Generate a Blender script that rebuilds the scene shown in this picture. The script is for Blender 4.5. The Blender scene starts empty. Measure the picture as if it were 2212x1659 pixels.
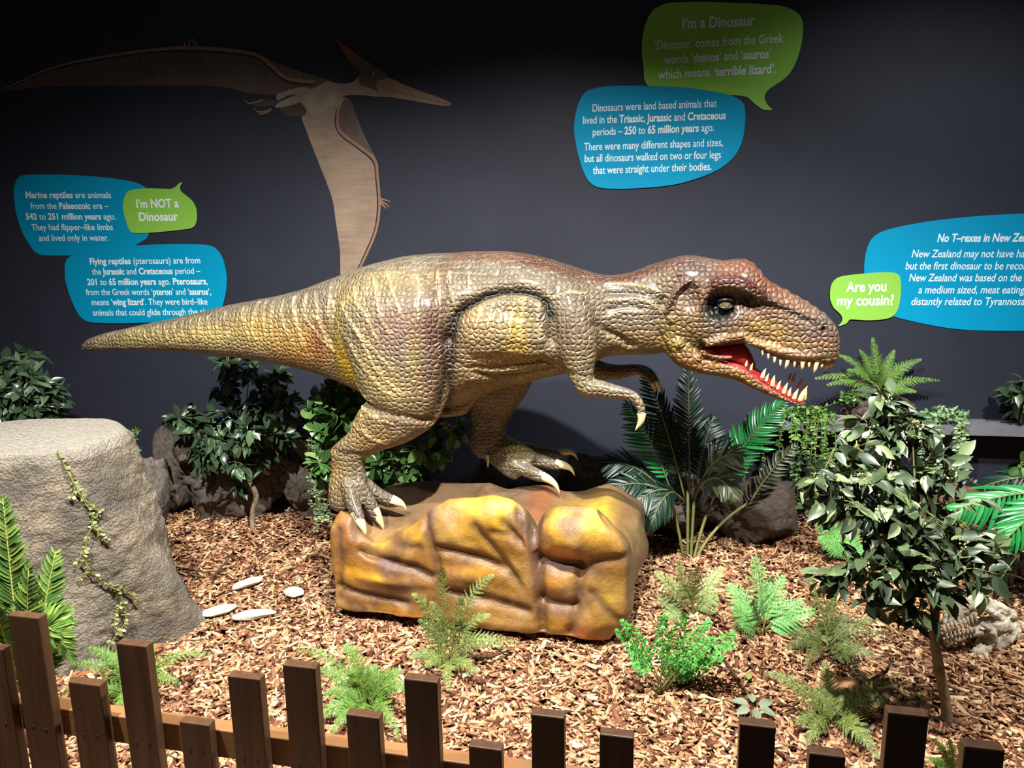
import bpy, bmesh, math, random
import numpy as np
from mathutils import Vector, Matrix, noise as mnoise

C = bpy.context.scene.collection
SC = bpy.context.scene
# ------------------------------------------------------------------ camera
F_PX = 1600.0
CAM = Vector((0.0, 0.0, 1.6))
ROT = Matrix.Rotation(math.radians(90 - 11.0), 3, 'X') @ Matrix.Rotation(math.radians(-0.9), 3, 'Z')
cam_d = bpy.data.cameras.new('camera')
cam_d.sensor_fit = 'HORIZONTAL'
cam_d.sensor_width = 36.0
cam_d.lens = F_PX / 2212.0 * 36.0
cam_d.clip_start = 0.02
cam = bpy.data.objects.new('camera', cam_d)
cam.matrix_world = Matrix.Translation(CAM) @ ROT.to_4x4()
C.objects.link(cam)
SC.camera = cam

# ------------------------------------------------------------------ world, lamps, exposure
SC.view_settings.view_transform = 'Standard'
SC.view_settings.look = 'None'
SC.view_settings.gamma = 1.0
SC.view_settings.exposure = 0.85
SC.view_settings.use_curve_mapping = False
world = bpy.data.worlds.new('dim_hall')
SC.world = world
world.use_nodes = True
wb = world.node_tree.nodes['Background']
wb.inputs[0].default_value = (0.80, 0.88, 1.0, 1)
wb.inputs[1].default_value = 0.02


def spot(name, loc, target, watts, angle, blend, radius=0.04, col=(1, 0.965, 0.915)):
    d = bpy.data.lights.new(name, 'SPOT')
    d.energy = watts
    d.color = col
    d.spot_size = math.radians(angle)
    d.spot_blend = blend
    d.shadow_soft_size = radius
    o = bpy.data.objects.new(name, d)
    o.location = loc
    o.rotation_euler = (Vector(target) - Vector(loc)).to_track_quat('-Z', 'Y').to_euler()
    C.objects.link(o)
    return o


# ceiling track spots above the fence, all out of frame
spot('track_spot_main', (0.10, 1.55, 3.20), (0.0, 3.00, 0.50), 640, 102, 0.95, 0.03)
spot('track_spot_left', (-1.5, 1.35, 3.20), (-1.7, 3.0, 0.45), 450, 102, 0.95, 0.04)
spot('track_spot_right', (2.0, 1.65, 3.20), (1.65, 3.0, 0.35), 270, 80, 0.95, 0.04)
spot('track_spot_sign', (2.0, 1.5, 3.30), (2.1, 3.9, 0.80), 150, 76, 1.0, 0.06, (0.93, 0.97, 1.0))

# ------------------------------------------------------------------ where a photo pixel lies in the place
def ray(px, py):
    return ROT @ Vector(((px - 1106.0) / F_PX, -(py - 829.5) / F_PX, -1.0))


def on_plane(px, py, p0, n):
    d = ray(px, py)
    return CAM + d * ((Vector(p0) - CAM).dot(n) / d.dot(n))


def G(px, py, z=0.0):
    return on_plane(px, py, (0, 0, z), Vector((0, 0, 1)))


def Y(px, py, y):
    return on_plane(px, py, (0, y, 0), Vector((0, 1, 0)))


WB = math.radians(10.0)                       # the back wall turns away to the left
WALL_P = Vector((0, 4.40, 0))
WALL_E = Vector((math.cos(WB), -math.sin(WB), 0))
WALL_N = Vector((-math.sin(WB), -math.cos(WB), 0))   # out of the wall, into the room


def WL(px, py, off=0.0):
    return on_plane(px, py, WALL_P + WALL_N * off, WALL_N)


def wall_uv(p):
    return ((p - WALL_P).dot(WALL_E), p.z)


def wall_pt(u, z, off):
    return WALL_P + WALL_E * u + Vector((0, 0, z)) + WALL_N * off


# ------------------------------------------------------------------ object helpers
def tag(o, label=None, cat=None, group=None, kind=None):
    if label: o['label'] = label
    if cat: o['category'] = cat
    if group: o['group'] = group
    if kind: o['kind'] = kind
    return o


def link(name, me, mat=None, parent=None, smooth=True):
    if mat is not None and len(me.materials) == 0:
        me.materials.append(mat)
    if smooth and len(me.polygons):
        me.polygons.foreach_set('use_smooth', [True] * len(me.polygons))
    o = bpy.data.objects.new(name, me)
    C.objects.link(o)
    if parent is not None:
        o.parent = parent
        bpy.context.view_layer.update()
        o.matrix_parent_inverse = parent.matrix_world.inverted()
    return o


def mesh(name, verts, faces):
    me = bpy.data.meshes.new(name)
    me.from_pydata([tuple(v) for v in verts], [], faces)
    me.update()
    return me


def mk(name, verts, faces, mat=None, parent=None, smooth=True):
    return link(name, mesh(name, verts, faces), mat, parent, smooth)


def quads_mesh(name, V, Q):
    """large quad mesh from numpy arrays"""
    me = bpy.data.meshes.new(name)
    n = len(Q)
    me.vertices.add(len(V))
    me.vertices.foreach_set('co', np.ascontiguousarray(V, dtype=np.float32).ravel())
    me.loops.add(n * 4)
    me.loops.foreach_set('vertex_index', np.ascontiguousarray(Q, dtype=np.int32).ravel())
    me.polygons.add(n)
    me.polygons.foreach_set('loop_start', np.arange(n, dtype=np.int32) * 4)
    me.update(calc_edges=True)
    return me


def empty(name, loc):
    o = bpy.data.objects.new(name, None)
    o.empty_display_size = 0.1
    o.location = loc
    C.objects.link(o)
    return o


class Geo:
    def __init__(s):
        s.v = []
        s.f = []

    def add(s, verts, faces):
        b = len(s.v)
        s.v.extend(tuple(v) for v in verts)
        s.f.extend(tuple(i + b for i in f) for f in faces)

    def box(s, x0, x1, y0, y1, z0, z1, M=None):
        vs = [Vector((x, y, z)) for x in (x0, x1) for y in (y0, y1) for z in (z0, z1)]
        if M is not None: vs = [M @ v for v in vs]
        s.add(vs, [(0, 1, 3, 2), (4, 6, 7, 5), (0, 4, 5, 1), (2, 3, 7, 6), (0, 2, 6, 4), (1, 5, 7, 3)])

    def loop_loft(s, rings, cap=True):
        n = len(rings[0])
        vs = [v for r in rings for v in r]
        fs = []
        for i in range(len(rings) - 1):
            for j in range(n):
                k = (j + 1) % n
                fs.append((i * n + j, i * n + k, (i + 1) * n + k, (i + 1) * n + j))
        if cap:
            fs.append(tuple(range(n))[::-1])
            m = (len(rings) - 1) * n
            fs.append(tuple(m + j for j in range(n)))
        s.add(vs, fs)

    def tube(s, pts, rad, n=8):
        pts = [Vector(p) for p in pts]
        rings = []
        prev = None
        for i, p in enumerate(pts):
            t = (pts[min(i + 1, len(pts) - 1)] - pts[max(i - 1, 0)]).normalized()
            if prev is None:
                a = t.orthogonal().normalized()
            else:
                a = (prev - t * prev.dot(t))
                a = a.normalized() if a.length > 1e-6 else t.orthogonal().normalized()
            prev = a
            b = t.cross(a)
            r = rad[i] if hasattr(rad, '__len__') else rad
            rings.append([p + (a * math.cos(q) + b * math.sin(q)) * r for q in [2 * math.pi * j / n for j in range(n)]])
        s.loop_loft(rings)

    def make(s, name, mat, parent=None, smooth=True):
        return mk(name, s.v, s.f, mat, parent, smooth)


def catmull(pts, k=6, closed=False):
    pts = [np.array(p, dtype=float) for p in pts]
    n = len(pts)
    out = []
    for i in range(n if closed else n - 1):
        if closed:
            p0, p1, p2, p3 = pts[i - 1], pts[i], pts[(i + 1) % n], pts[(i + 2) % n]
        else:
            p0, p1, p2, p3 = pts[max(i - 1, 0)], pts[i], pts[i + 1], pts[min(i + 2, n - 1)]
        for j in range(k):
            t = j / k
            out.append(0.5 * ((2 * p1) + (-p0 + p2) * t + (2 * p0 - 5 * p1 + 4 * p2 - p3) * t * t + (-p0 + 3 * p1 - 3 * p2 + p3) * t ** 3))
    if not closed: out.append(pts[-1])
    return out


def lin(c):
    return tuple(((x / 255.0) / 12.92 if x / 255.0 <= 0.04045 else ((x / 255.0 + 0.055) / 1.055) ** 2.4) for x in c)


# ------------------------------------------------------------------ materials
class NT:
    def __init__(s, name):
        s.m = bpy.data.materials.new(name)
        s.m.use_nodes = True
        s.t = s.m.node_tree
        s.bs = s.t.nodes['Principled BSDF']

    def n(s, typ, **kw):
        nd = s.t.nodes.new(typ)
        for k, v in kw.items(): setattr(nd, k, v)
        return nd

    def l(s, a, b):
        s.t.links.new(a, b)

    def coord(s):
        return s.n('ShaderNodeTexCoord').outputs['Object']

    def noise(s, scale, detail=6, rough=0.6, vec=None):
        nd = s.n('ShaderNodeTexNoise')
        nd.inputs['Scale'].default_value = scale
        nd.inputs['Detail'].default_value = detail
        nd.inputs['Roughness'].default_value = rough
        s.l(vec if vec is not None else s.coord(), nd.inputs['Vector'])
        return nd.outputs['Fac']

    def ramp(s, fac, stops):
        nd = s.n('ShaderNodeValToRGB')
        e = nd.color_ramp.elements
        while len(e) < len(stops): e.new(0.5)
        for i, (p, c) in enumerate(stops):
            e[i].position = p
            e[i].color = (*c[:3], 1) if hasattr(c, '__len__') else (c, c, c, 1)
        s.l(fac, nd.inputs[0])
        return nd.outputs[0]

    def mix(s, fac, a, b, mode='MIX'):
        nd = s.n('ShaderNodeMix', data_type='RGBA', blend_type=mode)
        for sock, v in ((nd.inputs[0], fac), (nd.inputs[6], a), (nd.inputs[7], b)):
            if hasattr(v, 'is_linked'): s.l(v, sock)
            elif hasattr(v, '__len__'): sock.default_value = (*v[:3], 1)
            else: sock.default_value = v
        return nd.outputs[2]

    def math(s, op, a, b=0.0):
        nd = s.n('ShaderNodeMath', operation=op)
        for sock, v in ((nd.inputs[0], a), (nd.inputs[1], b)):
            if hasattr(v, 'is_linked'): s.l(v, sock)
            else: sock.default_value = v
        return nd.outputs[0]

    def bump(s, h, strength=0.5, dist=0.01, prev=None):
        nd = s.n('ShaderNodeBump')
        nd.inputs['Strength'].default_value = strength
        nd.inputs['Distance'].default_value = dist
        s.l(h, nd.inputs['Height'])
        if prev is not None: s.l(prev, nd.inputs['Normal'])
        return nd.outputs[0]

    def out(s, col=None, rough=None, nrm=None, spec=0.5):
        for k, v in (('Base Color', col), ('Roughness', rough)):
            if v is None: continue
            if hasattr(v, 'is_linked'): s.l(v, s.bs.inputs[k])
            elif hasattr(v, '__len__'): s.bs.inputs[k].default_value = (*v[:3], 1)
            else: s.bs.inputs[k].default_value = v
        if nrm is not None: s.l(nrm, s.bs.inputs['Normal'])
        s.bs.inputs['Specular IOR Level'].default_value = spec
        return s.m


def m_plain(name, col, rough=0.6, spec=0.4, var=0.15, scale=8, bump=0.0, bscale=60):
    t = NT(name)
    c = lin(col)
    cc = t.ramp(t.noise(scale), [(0.25, tuple(x * (1 - var) for x in c)), (0.75, tuple(min(1, x * (1 + var)) for x in c))])
    nr = t.bump(t.noise(bscale), bump, 0.01) if bump else None
    return t.out(cc, rough, nr, spec)


def m_leaf(name, dark, light, rough=0.38, spec=0.5):
    t = NT(name)
    g = t.n('ShaderNodeNewGeometry')
    c = t.ramp(g.outputs['Random Per Island'], [(0.0, lin(dark)), (0.65, lin(tuple((a + b) / 2 for a, b in zip(dark, light)))), (1.0, lin(light))])
    m = t.out(c, rough, None, spec)
    m.use_backface_culling = False
    return m


def m_bark(name, a, b, scale=30):
    t = NT(name)
    n = t.noise(scale, 8, 0.7)
    return t.out(t.ramp(n, [(0.3, lin(a)), (0.7, lin(b))]), 0.8, t.bump(n, 0.6, 0.006), 0.2)


def m_rock(name, a, b, s1=5, s2=45, bump=0.8):
    t = NT(name)
    n1 = t.noise(s1, 8, 0.65)
    n2 = t.noise(s2, 6, 0.7)
    c = t.mix(t.ramp(n2, [(0.3, 0.0), (0.75, 1.0)]), t.ramp(n1, [(0.3, lin(a)), (0.7, lin(b))]), tuple(x * 0.55 for x in lin(a)))
    h = t.math('ADD', n1, t.math('MULTIPLY', n2, 0.35))
    return t.out(c, 0.88, t.bump(h, bump, 0.03), 0.2)


def m_attr(name, rough=0.5, bump=0.3, bscale=40, spec=0.4, dist=0.01):
    """base colour is the paint stored on the mesh"""
    t = NT(name)
    a = t.n('ShaderNodeAttribute', attribute_name='paint')
    n = t.noise(bscale, 6, 0.65)
    c = t.mix(0.35, a.outputs['Color'], t.ramp(n, [(0.3, 0.6), (0.7, 1.25)]), 'MULTIPLY')
    return t.out(c, rough, t.bump(n, bump, dist), spec)


def paint_attr(me, cols, alpha=None):
    at = me.color_attributes.new('paint', 'FLOAT_COLOR', 'POINT')
    c = np.ones((len(me.vertices), 4), dtype=np.float32)
    c[:, :3] = np.clip(cols, 0, 1)
    if alpha is not None: c[:, 3] = alpha
    at.data.foreach_set('color', c.ravel())


def verts_np(me):
    a = np.empty(len(me.vertices) * 3, dtype=np.float32)
    me.vertices.foreach_get('co', a)
    return a.reshape(-1, 3).astype(np.float64)


def norms_np(me):
    a = np.empty(len(me.vertices) * 3, dtype=np.float32)
    me.vertices.foreach_get('normal', a)
    return a.reshape(-1, 3).astype(np.float64)


def remeshed(g, voxel, smooth_it=4):
    """the union of closed shapes as one continuous surface"""
    o = g.make('build_temp', None)
    md = o.modifiers.new('r', 'REMESH')
    md.mode = 'VOXEL'
    md.voxel_size = voxel
    md.adaptivity = 0.0
    if smooth_it:
        sm = o.modifiers.new('s', 'SMOOTH')
        sm.factor = 0.5
        sm.iterations = smooth_it
    dg = bpy.context.evaluated_depsgraph_get()
    me = bpy.data.meshes.new_from_object(o.evaluated_get(dg))
    old = o.data
    bpy.data.objects.remove(o)
    bpy.data.meshes.remove(old)
    return me


def seg_dist(P, line):
    """distance of 2D points P to a polyline, and the parameter along it"""
    best = np.full(len(P), 1e9)
    for a, b in zip(line[:-1], line[1:]):
        a = np.array(a); b = np.array(b)
        d = b - a
        t = np.clip(((P - a) @ d) / max(d @ d, 1e-12), 0, 1)
        q = a + t[:, None] * d
        best = np.minimum(best, np.linalg.norm(P - q, axis=1))
    return best


def fbm(P, scale, octv=4, seed=0.0):
    out = np.empty(len(P))
    for i, p in enumerate(P):
        out[i] = mnoise.fractal(Vector((p[0] * scale + seed, p[1] * scale + seed * 1.7, p[2] * scale - seed)), 1.0, 2.0, octv)
    return out
# ================================================================== the setting
t = NT('wall_paint')
nz = t.noise(3.0, 4)
M_WALL = t.out(t.ramp(nz, [(0.3, lin((37, 40, 51))), (0.7, lin((42, 45, 57)))]), 0.62, t.bump(t.noise(140, 3), 0.04, 0.003), 0.25)
g = Geo()
MW = Matrix(((WALL_E.x, -WALL_N.x, 0, WALL_P.x), (WALL_E.y, -WALL_N.y, 0, WALL_P.y), (0, 0, 1, 0), (0, 0, 0, 1)))
g.box(-6.5, 6.0, 0.0, 0.12, -0.1, 3.8, MW)
tag(g.make('wall_back', M_WALL, None, False), kind='structure')

t = NT('soil')
M_SOIL = t.out(t.ramp(t.noise(25, 8, 0.7), [(0.3, lin((58, 34, 22))), (0.7, lin((120, 76, 50)))]), 0.95, t.bump(t.noise(60, 8), 1.0, 0.03), 0.1)


def ground_z(x, y):
    return 0.02 * math.sin(1.7 * x + 0.6) * math.cos(1.9 * y) + 0.012 * math.sin(4.1 * x + 2.0 * y)


vs, fs = [], []
nx, ny = 90, 60
for j in range(ny + 1):
    for i in range(nx + 1):
        x = -6.0 + 12.0 * i / nx
        y = 0.5 + 5.2 * j / ny
        vs.append((x, y, ground_z(x, y) - 0.012))
for j in range(ny):
    for i in range(nx):
        a = j * (nx + 1) + i
        fs.append((a, a + 1, a + nx + 2, a + nx + 1))
tag(mk('floor', vs, fs, M_SOIL), kind='structure')

# wood chips: nobody could count them
rng = np.random.default_rng(4)
N = 105000
yy = 1.05 + 3.3 * rng.random(N) ** 1.25
xx = (rng.random(N) * 2 - 1) * (0.78 * yy + 0.25) - 0.02
keep = (yy < 4.36 - 0.176 * xx)
_a, _b = G(712, 1322, 0.03), G(1330, 1402, 0.03)
_e = np.array((_b.x - _a.x, _b.y - _a.y)); _l = np.linalg.norm(_e); _e /= _l
_q = np.stack([xx - _a.x, yy - _a.y], 1)
_s = _q @ _e; _t = _q @ np.array((-_e[1], _e[0]))
keep &= ~((_s > .02) & (_s < _l - .03) & (_t > .10) & (_t < .62))
keep &= ((xx + 2.02) / .55) ** 2 + ((yy - 2.95) / .42) ** 2 > 1
xx, yy = xx[keep], yy[keep]
N = len(xx)
ln = 0.010 + 0.028 * rng.random(N) ** 2.4
wd = 0.0035 + 0.0085 * rng.random(N) ** 1.6
th = 0.0015 + 0.0025 * rng.random(N)
az = rng.random(N) * 2 * np.pi
tilt = rng.normal(0, 0.3, N)
rollq = rng.normal(0, 0.35, N)
zz = 0.02 * np.sin(1.7 * xx + 0.6) * np.cos(1.9 * yy) + 0.012 * np.sin(4.1 * xx + 2.0 * yy) + rng.random(N) * 0.016 - 0.004
ux = np.stack([np.cos(az) * np.cos(tilt), np.sin(az) * np.cos(tilt), np.sin(tilt)], 1)
s0 = np.stack([-np.sin(az), np.cos(az), np.zeros(N)], 1)
up = np.cross(ux, s0)
sv = s0 * np.cos(rollq)[:, None] + up * np.sin(rollq)[:, None]
up = np.cross(ux, sv)
cen = np.stack([xx, yy, zz], 1)
V = np.empty((N, 8, 3))
k = 0
for a in (-1, 1):
    for b in (-1, 1):
        for c in (-1, 1):
            taper = 0.35 + 0.65 * rng.random(N)
            skew = (rng.random(N) - 0.5) * 0.5
            V[:, k] = cen + ux * (a * ln * (1 + skew * b * 0.6))[:, None] + sv * (b * wd * taper)[:, None] + up * (c * th)[:, None]
            k += 1
Q = np.array([(0, 1, 3, 2), (4, 6, 7, 5), (0, 4, 5, 1), (2, 3, 7, 6), (0, 2, 6, 4), (1, 5, 7, 3)])
QQ = (Q[None] + (np.arange(N) * 8)[:, None, None]).reshape(-1, 4)
me = quads_mesh('wood_chips', V.reshape(-1, 3), QQ)
t = NT('wood_chip')
ge = t.n('ShaderNodeNewGeometry')
c = t.ramp(ge.outputs['Random Per Island'], [(0.0, lin((70, 36, 24))), (0.25, lin((124, 80, 58))), (0.55, lin((176, 132, 96))), (0.8, lin((202, 160, 120))), (1.0, lin((228, 200, 160)))])
gr = t.ramp(t.noise(180, 4), [(0.3, 0.75), (0.7, 1.1)])
M_CHIP = t.out(t.mix(1.0, c, gr, 'MULTIPLY'), 0.8, t.bump(t.noise(240, 4), 0.4, 0.003), 0.2)
tag(link('wood_chips', me, M_CHIP, None, False), 'reddish tan wood chip mulch covering the ground of the whole display', 'mulch', kind='stuff')

# thin pale rail along the wall above the ledge
a, b = wall_uv(WL(1730, 893)), wall_uv(WL(2300, 922))
g = Geo()
g.tube([wall_pt(a[0], a[1], 0.012), wall_pt(b[0] + .3, b[1] - .012, 0.012)], 0.005, 6)
tag(g.make('trim_1', m_plain('pale_trim', (190, 192, 196), 0.4)), kind='structure')

# ================================================================== wall signs
M_WHITE = m_plain('letter_white', (222, 232, 236), 0.5, 0.3, 0.02)
M_BLUE = m_plain('sign_blue', (0, 142, 184), 0.6, 0.12, 0.02)
M_GREEN = m_plain('sign_green', (134, 190, 74), 0.6, 0.12, 0.02)


def text_mesh(runs, bold_off):
    """one line of lettering, plain and bold runs mixed"""
    body = ''.join(r[0] for r in runs)
    out_v, out_f = [], []
    for style in (0, 1):
        cu = bpy.data.curves.new('line', 'FONT')
        cu.body = body
        cu.offset = bold_off if style else 0.010
        cu.resolution_u = 3
        cu.materials.append(M_WHITE)
        cu.materials.append(M_BLUE)
        i = 0
        for s_, b_ in runs:
            for ch in s_:
                cu.body_format[i].material_index = b_
                i += 1
        o = bpy.data.objects.new('line', cu)
        C.objects.link(o)
        dg = bpy.context.evaluated_depsgraph_get()
        me = bpy.data.meshes.new_from_object(o.evaluated_get(dg))
        base = len(out_v)
        out_v.extend([tuple(v.co) for v in me.vertices])
        out_f.extend([tuple(base + k for k in p.vertices) for p in me.polygons if p.material_index == style])
        bpy.data.objects.remove(o)
        bpy.data.meshes.remove(me)
        bpy.data.curves.remove(cu)
    used = sorted({i for f in out_f for i in f})
    mp = {o: n for n, o in enumerate(used)}
    return [out_v[i] for i in used], [tuple(mp[i] for i in f) for f in out_f]


def parse(s):
    runs, b = [], 0
    for part in s.split('*'):
        if part: runs.append((part, b))
        b = 1 - b
    return runs


def sign(outline, z, off, mat, lines, label, cat='sign'):
    """outline and lines in zoomed photo pixels, z maps them to photo pixels"""
    pts = [wall_uv(WL(*z(*p), off)) for p in outline]
    sm = catmull(pts, 5, True)
    n = len(sm)
    fr = [wall_pt(p[0], p[1], off + 0.004) for p in sm]
    bk = [wall_pt(p[0], p[1], off) for p in sm]
    fs = [tuple(range(n)), tuple(range(2 * n - 1, n - 1, -1))] + [(i, n + i, n + (i + 1) % n, (i + 1) % n) for i in range(n)]
    o = mk('speech_bubble_sign', fr + bk, fs, mat, None, False)
    tag(o, label, cat, 'speech bubble signs on the wall')
    for txt, p0, p1, cap, frac, shear in lines:
        gg = Geo()
        v, f = text_mesh(parse(txt), 0.028)
        x0 = min(q[0] for q in v); x1 = max(q[0] for q in v)
        if frac < 1.0:                        # the line runs on past the frame
            x1f = x0 + (x1 - x0) * frac
        else:
            x1f = x1
        A = np.array(wall_uv(WL(*z(*p0), off))); B = np.array(wall_uv(WL(*z(*p1), off)))
        U = wall_uv(WL(*z(p0[0], p0[1] - cap), off))
        capm = U[1] - A[1]
        d = (B - A) / (x1f - x0)
        nrm = np.array((-d[1], d[0])); nrm /= np.linalg.norm(nrm)
        vv = []
        for q in v:
            w = A + d * (q[0] - x0) + nrm * (q[1] * capm / 0.70) + np.array((shear * q[1] * capm / 0.7, 0))
            vv.append(wall_pt(w[0], w[1], off + 0.0052))
        gg.add(vv, f)
        gg.make('lettering', M_WHITE, o, False)
    return o


z2 = lambda x, y: (1200 + x / 2.186, y / 2.186)
z1 = lambda x, y: (x / 2.212, y / 2.212)
sign([(435, 403), (415, 310), (407, 230), (415, 150), (435, 90), (460, 50), (500, 25), (560, 13), (700, 10), (860, 15), (1000, 22), (1080, 32), (1140, 60), (1165, 100), (1168, 140), (1160, 210), (1140, 280), (1110, 340), (1070, 380), (1010, 420), (988, 450), (990, 475), (1005, 500), (1023, 518), (980, 517), (940, 490), (905, 460), (865, 452), (700, 440), (560, 430)], z2, 0.0, M_GREEN,
     [("*I’m a Dinosaur*", (598, 137), (940, 121), 50, 1, 0), ("‘Dinosaur’ comes from the Greek", (468, 236), (1075, 200), 42, 1, 0), ("words ‘*deinos*’ and ‘*sauros*’", (512, 302), (1015, 274), 42, 1, 0), ("which means ‘*terrible lizard*’.", (484, 373), (1038, 345), 42, 1, 0)],
     'large green speech bubble sign at the top of the wall headed I’m a Dinosaur')
sign([(130, 450), (160, 425), (230, 410), (330, 405), (480, 408), (620, 415), (740, 432), (830, 452), (880, 480), (895, 520), (893, 600), (880, 670), (850, 730), (800, 780), (730, 820), (620, 858), (520, 878), (400, 888), (300, 892), (220, 888), (180, 875), (150, 845), (125, 790), (105, 720), (92, 650), (88, 600), (95, 540), (110, 485)], z2, 0.006, M_BLUE,
     [("Dinosaurs were land based animals that", (175, 528), (760, 505), 36, 1, 0), ("lived in the *Triassic*, *Jurassic* and *Cretaceous*", (130, 586), (803, 562), 36, 1, 0), ("periods – *250* to *65 million years* ago.", (176, 641), (748, 619), 36, 1, 0), ("There were many different shapes and sizes,", (135, 711), (790, 690), 36, 1, 0), ("but all dinosaurs walked on two or four legs", (138, 766), (780, 747), 36, 1, 0), ("that were straight under their bodies.", (177, 822), (736, 803), 36, 1, 0)],
     'blue speech bubble sign about land based animals, overlapping the large green one')
sign([(1500, 1450), (1470, 1380), (1457, 1290), (1460, 1220), (1475, 1160), (1500, 1120), (1550, 1090), (1650, 1065), (1800, 1040), (2000, 1020), (2212, 1008), (2480, 1000), (2700, 1030), (2790, 1100), (2800, 1250), (2760, 1420), (2640, 1520), (2440, 1558), (2212, 1562), (2000, 1560), (1850, 1548), (1700, 1520), (1595, 1492)], z2, 0.0, M_BLUE,
     [("*No T–rexes in New Zealand*", (1800, 1142), (2212, 1140), 38, 0.845, 0.12), ("New Zealand may not have had", (1680, 1215), (2212, 1215), 36, 0.965, 0.12), ("but the first dinosaur to be recorded", (1650, 1272), (2212, 1272), 36, 0.89, 0.12), ("New Zealand was based on the", (1667, 1328), (2196, 1328), 36, 1, 0.12), ("a medium sized, meat eating", (1710, 1385), (2210, 1385), 36, 1, 0.12), ("distantly related to Tyrannosaurus", (1676, 1440), (2212, 1440), 36, 0.875, 0.12)],
     'bright blue sign headed No T-rexes, running off the right edge')
sign([(1296, 1400), (1298, 1360), (1310, 1330), (1340, 1308), (1400, 1297), (1500, 1288), (1580, 1286), (1615, 1295), (1628, 1320), (1630, 1370), (1622, 1440), (1600, 1485), (1560, 1505), (1480, 1512), (1400, 1508), (1385, 1512), (1370, 1528), (1335, 1540), (1352, 1518), (1352, 1495), (1340, 1478), (1315, 1455), (1300, 1425)], z2, 0.006, M_GREEN,
     [("*Are you*", (1370, 1378), (1560, 1374), 48, 1, 0), ("*my cousin?*", (1328, 1443), (1595, 1439), 48, 1, 0)],
     'small green speech bubble asking Are you my cousin, beside the snout')
sign([(70, 950), (68, 910), (78, 870), (95, 845), (130, 836), (260, 834), (400, 840), (520, 850), (620, 865), (680, 885), (705, 910), (716, 960), (720, 1060), (715, 1110), (700, 1140), (660, 1165), (620, 1185), (550, 1195), (460, 1210), (360, 1220), (220, 1220), (180, 1210), (150, 1180), (110, 1110), (80, 1020)], z1, 0.0, M_BLUE,
     [("*Marine reptiles* are animals", (127, 946), (534, 946), 30, 1, 0), ("from the *Palaeozoic* era –", (150, 998), (522, 998), 30, 1, 0), ("*542* to *251 million years* ago.", (128, 1049), (557, 1049), 30, 1, 0), ("They had flipper–like limbs", (155, 1100), (543, 1099), 30, 1, 0), ("and lived only in water.", (190, 1151), (523, 1150), 30, 1, 0)],
     'teal blue sign about marine reptiles on the left of the wall')
sign([(590, 1000), (592, 960), (605, 925), (630, 908), (700, 900), (790, 902), (820, 902), (840, 893), (855, 878), (873, 871), (862, 893), (865, 912), (885, 930), (915, 955), (935, 985), (942, 1020), (940, 1060), (925, 1085), (890, 1095), (800, 1105), (700, 1113), (645, 1113), (622, 1100), (605, 1060)], z1, 0.006, M_GREEN,
     [("*I’m NOT a*", (655, 993), (857, 990), 40, 1, 0), ("*Dinosaur*", (668, 1055), (855, 1053), 40, 1, 0)],
     'small green speech bubble reading I’m NOT a Dinosaur on the left')
sign([(312, 1290), (313, 1260), (325, 1235), (360, 1215), (450, 1193), (560, 1180), (700, 1170), (850, 1166), (960, 1168), (1010, 1175), (1040, 1195), (1065, 1235), (1080, 1290), (1085, 1340), (1078, 1410), (1060, 1470), (1030, 1510), (960, 1530), (700, 1541), (560, 1545), (440, 1540), (400, 1525), (370, 1490), (335, 1410), (315, 1340)], z1, 0.006, M_BLUE,
     [("*Flying reptiles* (pterosaurs) are from", (433, 1263), (960, 1258), 30, 1, 0), ("the *Jurassic* and *Cretaceous* period –", (443, 1312), (960, 1308), 30, 1, 0), ("*201* to *65 million years* ago. *Pterosaurs*,", (421, 1362), (995, 1358), 30, 1, 0), ("from the Greek words ‘*pteron*’ and ‘*sauros*’,", (415, 1410), (1012, 1408), 30, 1, 0), ("means ‘*wing lizard*’. They were bird–like", (442, 1458), (995, 1455), 30, 1, 0), ("animals that could glide through the air.", (448, 1508), (1002, 1503), 30, 1, 0)],
     'blue sign about flying reptiles just above the statue’s tail')

# ================================================================== printed pterosaur on the wall
z4 = lambda x, y: (500 + x / 4.366, 70 + y / 4.366)


def m_print(name, a, b, sx=6, sz=40):
    a, b = [tuple(min(255, q * 0.92) for q in p_) for p_ in (a, b)]
    t = NT(name)
    mp = t.n('ShaderNodeMapping')
    mp.inputs['Scale'].default_value = (sx, sx, sz)
    t.l(t.coord(), mp.inputs['Vector'])
    n1 = t.noise(1.0, 5, 0.6, mp.outputs[0])
    n2 = t.noise(4.0, 4)
    c = t.mix(0.5, t.ramp(n1, [(0.3, lin(a)), (0.7, lin(b))]), t.ramp(n2, [(0.3, lin(a)), (0.7, lin(b))]))
    return t.out(c, 0.6, None, 0.2)


M_PW1 = m_print('print_wing_dark', (84, 70, 62), (112, 95, 84), 40, 6)
M_PW2 = m_print('print_wing', (132, 112, 97), (176, 152, 130), 6, 50)
M_PB = m_print('print_bone', (130, 98, 82), (165, 130, 108), 30, 30)
M_PBODY = m_print('print_body', (135, 120, 106), (182, 165, 146), 14, 14)
M_PDARK = m_print('print_leg', (62, 54, 50), (96, 84, 76), 20, 20)
M_PHEAD = m_print('print_head', (80, 72, 62), (104, 92, 80), 12, 12)
M_PBEAK = m_print('print_beak', (128, 104, 84), (154, 128, 104), 20, 8)
M_PCREST = m_print('print_crest', (128, 62, 48), (150, 84, 66), 20, 20)
M_PBLACK = m_plain('print_black', (20, 18, 18), 0.6)
mural = empty('pterosaur_mural', WL(640, 210))
tag(mural, 'brown crested pterosaur with outspread wings printed on the dark wall', 'mural')
mural_n = [0]


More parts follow.
